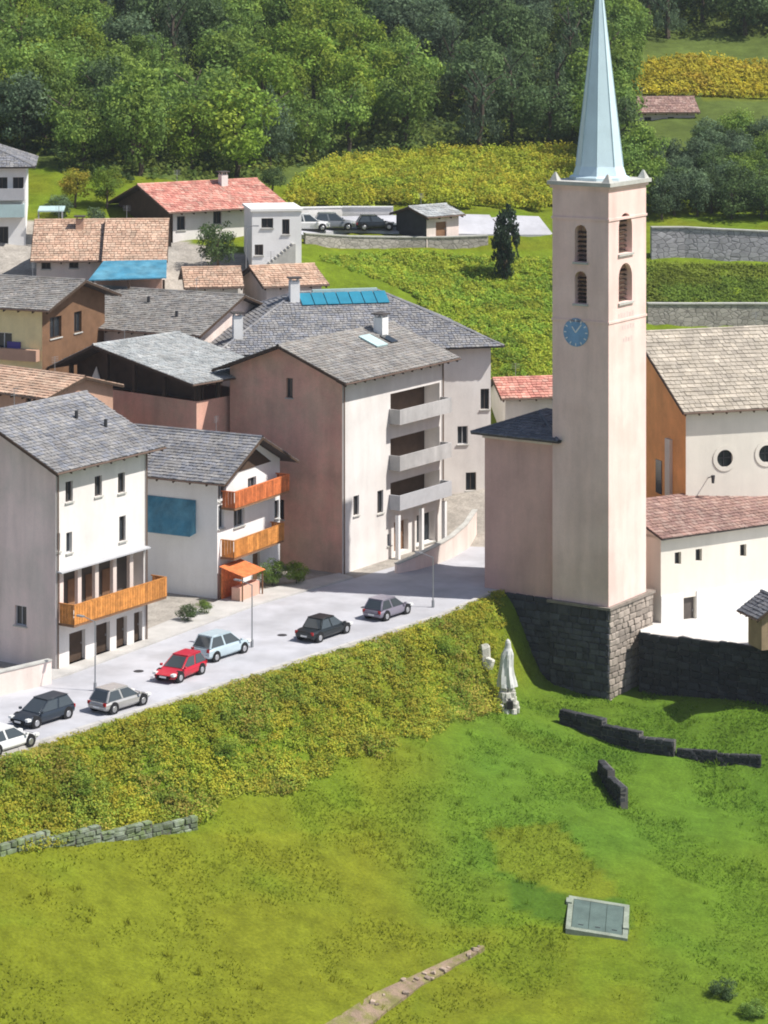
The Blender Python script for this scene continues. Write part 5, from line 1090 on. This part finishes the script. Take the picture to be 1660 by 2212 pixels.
for X, Y, k in ext:
    row_ = 'front' if Y < med_y else 'back'; i = cnt[(row_, k)] = cnt.get((row_, k), -1) + 1; hgt = rr.uniform(4.0, 5.6)
    tree('terrace_tree', KW[k] + ', ' + ORD[min(i, 19)] + ', at the ' + row_ + ' of the thicket right of the spire', X, Y, hgt, hgt * rr.uniform(.8, 1.05), k, 'thicket trees right of the spire', .04)
# single trees near the houses
def ptree(label, x, y, hgt, wid, k, Y0=200, tf=.2, name='tree', group=None): p = hit(x, y, Y0); return tree(name, label, p.x, p.y, hgt, wid, k, group, tf)
ptree('dark slender cypress on the green slope left of the bell tower', 1092, 606, 7.8, 3.6, 'cypress', 250, .03, 'cypress_tree')
ptree('dark green bushy tree in front of the salmon-roofed white house', 470, 588, 5.2, 4.6, 'dark', 240, .12)
ptree('yellow-green tree between the balconied house and salmon roof, left one', 165, 448, 4.2, 3.6, 'gold', 255, .12)
ptree('yellow-green tree nearest the salmon-roofed house on its left', 232, 452, 4.4, 4.0, 'bright', 255, .12)
ptree('small dark tree between the two sandy terracotta roofs', 208, 530, 3.8, 2.4, 'blue', 240, .15)
ptree('round dark shrub tree at left end of the vineyard', 590, 424, 3.4, 3.0, 'dark', 270, .15)
def shrub(label, p, hgt, wid, k, name='shrub', group=None):
    p = Vector(p); t = thing(name, label, 'shrub', p, group); inst('stem', TR[0], t, p, (0, 0, 0), (hgt * .8,) * 3)
    inst('foliage', random.choice(CR[k]), t, p + Vector((0, 0, hgt * .5)), (0, 0, random.uniform(0, 6)), (wid / 2, wid / 2, hgt * .56)); return t
shrub('green shrub right of the orange-red stall', G(588, 1262, .1), 1.9, 2.4, 'mid'); shrub('low olive shrub by the pink gable foot', G(640, 1262, .1), 1.7, 2.2, 'bright')
shrub('small dark green bush left of the orange-red stall', G(458, 1272, .1), 1.8, 1.3, 'blue'); shrub('dark potted bush at right end of the long orange balcony', G(405, 1342, .1), 1.2, 1.8, 'dark')
shrub('olive bush on the pavement before the white blue-awning wall', G(442, 1326, .1), 1.0, 1.4, 'mid'); shrub('dark ivy bush against the churchyard retaining wall', hit(1600, 1490), 2.6, 2.4, 'dark')
shrub('dark low bush in the grass near the lower right corner', hit(1565, 2160), 1.3, 2.0, 'dark'); shrub('dark small bush at the right picture edge bottom', hit(1630, 2200), 1.1, 1.8, 'mid')
for lab_, x_, y_, hh_, ww_, k_ in (('bright yellow-green shrub in the middle of the bank', 485, 1640, 1.3, 2.6, 'bright'), ('yellow-green shrub on the bank just below the red car', 410, 1560, 1.1, 2.2, 'bright'),
        ('yellow-green shrub at the left part of the bank', 170, 1720, 1.3, 2.3, 'bright'), ('yellow-green shrub near the upper right end of the bank', 960, 1420, 1.5, 2.4, 'bright')):
    shrub(lab_, hit(x_, y_), hh_, ww_, k_, 'shrub', 'shrubs on the bank')
shrub('grey-green bush behind the pale teal terrace canopy', hit(130, 470, 240), 2.2, 3.0, 'blue')

# vegetation of the bank, vineyards and grass: nobody could count these
def scatter(name, label, cat, XY, hgt_fn, per, size, pal, seed, spread=.35, zoff=0.0):
    r = np.random.default_rng(seed); X, Y = XY[:, 0], XY[:, 1]; Z = hz(X, Y); H = hgt_fn(X, Y, r); n = len(X); pal = np.array(pal)
    cidx = np.clip((vnoise(X, Y, 2.8, seed + 5) * 1.0 + r.random(n) * .3 - .15) * len(pal), 0, len(pal) - 1).astype(int); base = pal[cidx] * r.uniform(.8, 1.2, (n, 1)) * (.72 + .56 * vnoise(X, Y, 1.6, seed + 9))[:, None]
    d = r.normal(size=(n * per, 3)); d /= np.linalg.norm(d, axis=1, keepdims=True); c = np.repeat(np.stack([X, Y, Z + H * .5 + zoff], 1), per, 0); Hr = np.repeat(H, per)[:, None]
    P = c + d * np.c_[np.full(n * per, 1.), np.full(n * per, 1.), np.zeros(n * per)] * spread * r.uniform(.3, 1, (n * per, 1)) + d * np.array((0, 0, 1)) * Hr * .55 * r.uniform(.4, 1, (n * per, 1))
    C = np.repeat(base, per, 0) * r.uniform(.9, 1.1, (n * per, 1)); V, Q, CC = leaf_cards(P, d * .7 + np.array((.35, -.3, 1.0)), np.full(n * per, size), C, r)
    o = link(bpy.data.objects.new(name, np_mesh(name, V, Q, CC, MT['leaf']))); return tag(o, label, cat, None, 'stuff')
def pts_where(n, box, fn, seed):
    r = np.random.default_rng(seed); X = r.uniform(box[0], box[1], n); Y = r.uniform(box[2], box[3], n); m = fn(X, Y); return np.stack([X[m], Y[m]], 1)
def bankfn(X, Y):
    u = sdist(X, Y); wd = np.interp(X, [-25, -9, 7, 12], [3.4, 6.8, 4.8, 2]); return (u > .1) & (u < wd * (.8 + .45 * vnoise(X, Y, 3.0, 71))) & (X < 8.5) & (vnoise(X, Y, 1.3, 72) > .12)
BP = [(1.03 * c[0], .93 * c[1], .85 * c[2]) for c in [(.33, .36, .04), (.24, .33, .042), (.36, .36, .045), (.30, .35, .05), (.20, .30, .048), (.34, .32, .07), (.27, .35, .042)]]
scatter('bank_vegetation', 'tangled yellow-green autumn shrubs and vines covering the bank below the road', 'shrubs', pts_where(60000, (-45, 12, 128, 208), bankfn, 31)[:9000],
        lambda X, Y, r: r.uniform(.25, 1.0, len(X)) * (.35 + 1.1 * vnoise(X, Y, 2.2, 77)) * np.clip(sdist(X, Y) / 1.2, .35, 1), 30, .085, BP, 41, .55)
def inpx(poly, ymin=250):
    def f(X, Y): Z = hz(X, Y); px, py = gpx(X, Y, Z); return inpoly(px, py, poly) & (Y > ymin)
    return f
def rows(f, dx, dy, period=2.2):
    return lambda X, Y: f(X, Y) & (((X * dx + Y * dy) % period) < .9)
VP = [tuple(1.1 * v for v in c) for c in [(.46, .48, .045), (.38, .44, .046), (.50, .46, .048), (.34, .42, .045)]]
scatter('vineyard', 'yellow-green vine rows on the terrace behind the upper lane', 'vineyard', pts_where(40000, (-16, 26, 270, 325), rows(inpx([(600, 450), (640, 400), (720, 352), (900, 335), (1245, 325), (1245, 455), (1000, 452)]), .25, 1), 32),
        lambda X, Y, r: r.uniform(.8, 1.5, len(X)), 16, .14, VP, 42, .5)
scatter('vineyard', 'golden vine field high on the slope right of the spire tip', 'vineyard', pts_where(30000, (20, 70, 320, 380), rows(inpx([(1355, 212), (1375, 145), (1480, 125), (1660, 145), (1800, 160), (1800, 212)]), .2, 1), 33),
        lambda X, Y, r: r.uniform(.8, 1.4, len(X)), 9, .2, [(.46, .38, .034), (.42, .37, .038), (.45, .34, .04)], 43, .45)
GP = [(.30, .40, .045), (.38, .42, .048), (.25, .37, .048), (.34, .38, .045)]
scatter('slope_grass', 'rough green and yellow grass on the slope between tower and houses', 'grass', pts_where(30000, (-12, 30, 232, 282), inpx([(690, 560), (900, 545), (1060, 560), (1250, 560), (1250, 860), (1060, 860), (900, 640)], 232), 34)[:9000],
        lambda X, Y, r: r.uniform(.2, .6, len(X)), 7, .13, GP, 44, .35)
scatter('slope_grass', 'green grass strips between the terrace walls right of the tower', 'grass', pts_where(30000, (22, 50, 250, 300), inpx([(1395, 570), (1800, 580), (1800, 660), (1395, 655)], 240), 35)[:5000],
        lambda X, Y, r: r.uniform(.2, .6, len(X)), 7, .13, [(.15, .22, .034), (.19, .235, .034)], 45, .35)
def under(X, Y):
    Z = hz(X, Y); px, py = gpx(X, Y, Z); lim = np.interp(px, [-200, 0, 110, 130, 300, 560, 640, 720, 900, 1000, 1260, 1310, 1311], [310, 318, 345, 395, 392, 384, 362, 352, 330, 326, 318, 318, 80]); return (py < lim) & (np.abs(px - 830) < 960)
scatter('undergrowth', 'dense green undergrowth below the trees of the wooded slope', 'undergrowth', pts_where(60000, (-66, 66, 280, 400), under, 36)[:9000],
        lambda X, Y, r: r.uniform(.5, 1.9, len(X)), 10, .26, [(.10, .15, .034), (.14, .18, .036), (.07, .11, .034), (.18, .21, .036)], 46, .75)
# meadow grass blades
r = np.random.default_rng(50); n = 170000; Yb = 120 + 92 * np.sqrt(r.random(n)); Xb = r.uniform(-.15, .15, n) * Yb * 1.02
u = sdist(Xb, Yb); m = (u > np.interp(Xb, [-25, -9, 7, 12], [2.4, 5.2, 3.6, 1.5])) & ~((Xb > 18.2) & (Yb > 200.6 - (Xb - 18.6) * .767)) & ~((Xb > 7) & (Yb > 205.8 - (Xb - 7.3) * .84) & (Xb < 18.5))
m &= ~((np.abs(Xb - pb_.x) < 1.9) & (np.abs(Yb - pb_.y) < 1.9))
Xb, Yb = Xb[m], Yb[m]; Zb = hz(Xb, Yb); n = len(Xb); cb_ = zone_colour(Xb, Yb, Zb) * 1.6 * r.uniform(.8, 1.22, (n, 1)); a = r.uniform(0, 2 * np.pi, n)
hh = r.uniform(.06, .16, n) * (.6 + vnoise(Xb, Yb, 2.1, 60)); wv = np.stack([np.cos(a), np.sin(a), np.zeros(n)], 1) * r.uniform(.03, .07, n)[:, None]; ln = np.stack([r.normal(0, .09, n), r.normal(0, .09, n), hh], 1)
base_ = np.stack([Xb, Yb, Zb - .02], 1); V = np.stack([base_ - wv, base_ + wv, base_ + ln], 1).reshape(-1, 3)
gr = link(bpy.data.objects.new('meadow_grass', np_mesh('meadow_grass', V, np.arange(3 * n).reshape(n, 3), np.repeat(cb_, 3, 0), MT['grass']))); tag(gr, 'long green and straw-yellow grass of the sloping meadow in the foreground', 'grass', None, 'stuff')

nt_ = 600; Yt = 125 + 80 * np.sqrt(r.random(nt_)); Xt = r.uniform(-.15, .15, nt_) * Yt; u = sdist(Xt, Yt); m = (u > np.interp(Xt, [-25, -9, 7, 12], [3, 6.5, 4.5, 2])) & ~((Xt > 17.5) & (Yt > 199.5 - (Xt - 18.6) * .767)) & ~((Xt > 6) & (Yt > 200) & (Xt < 19)) & (vnoise(Xt, Yt, 6, 88) > .42)
Xt, Yt = Xt[m], Yt[m]; per = 14; Xb = np.repeat(Xt, per) + r.normal(0, .13, len(Xt) * per); Yb = np.repeat(Yt, per) + r.normal(0, .13, len(Xt) * per); Zb = hz(Xb, Yb); n = len(Xb)
cb_ = zone_colour(Xb, Yb, Zb) * np.repeat(r.uniform(1.3, 1.9, (len(Xt), 1)) * np.array((1.2, 1.1, 1.0)), per, 0); a = r.uniform(0, 2 * np.pi, n); hh = r.uniform(.22, .55, n)
wv = np.stack([np.cos(a), np.sin(a), np.zeros(n)], 1) * r.uniform(.02, .05, n)[:, None]; ln = np.stack([r.normal(0, .16, n), r.normal(0, .16, n), hh], 1); base_ = np.stack([Xb, Yb, Zb - .03], 1)
V = np.stack([base_ - wv, base_ + wv, base_ + ln], 1).reshape(-1, 3)
gr2 = link(bpy.data.objects.new('grass_tufts', np_mesh('grass_tufts', V, np.arange(3 * n).reshape(n, 3), np.repeat(cb_, 3, 0), MT['grass']))); tag(gr2, 'scattered taller straw-coloured grass tufts across the foreground meadow', 'grass', None, 'stuff')

# ------------------------------------------------------------------ valley haze
hm = bpy.data.materials.new('haze'); hm.use_nodes = True; hn = hm.node_tree; hn.nodes.remove(hn.nodes['Principled BSDF'])
pv = hn.nodes.new('ShaderNodeVolumePrincipled'); pv.inputs['Color'].default_value = (.86, .92, 1.0, 1); pv.inputs['Density'].default_value = .00011; pv.inputs['Anisotropy'].default_value = .2
hn.links.new(pv.outputs[0], hn.nodes['Material Output'].inputs['Volume'])
mb = MB(); mb.box((-335, -35, -75), (670, 0, 0), (0, 1260, 0), (0, 0, 400)); hz_o = mb.build('haze', hm); hz_o['kind'] = 'stuff'
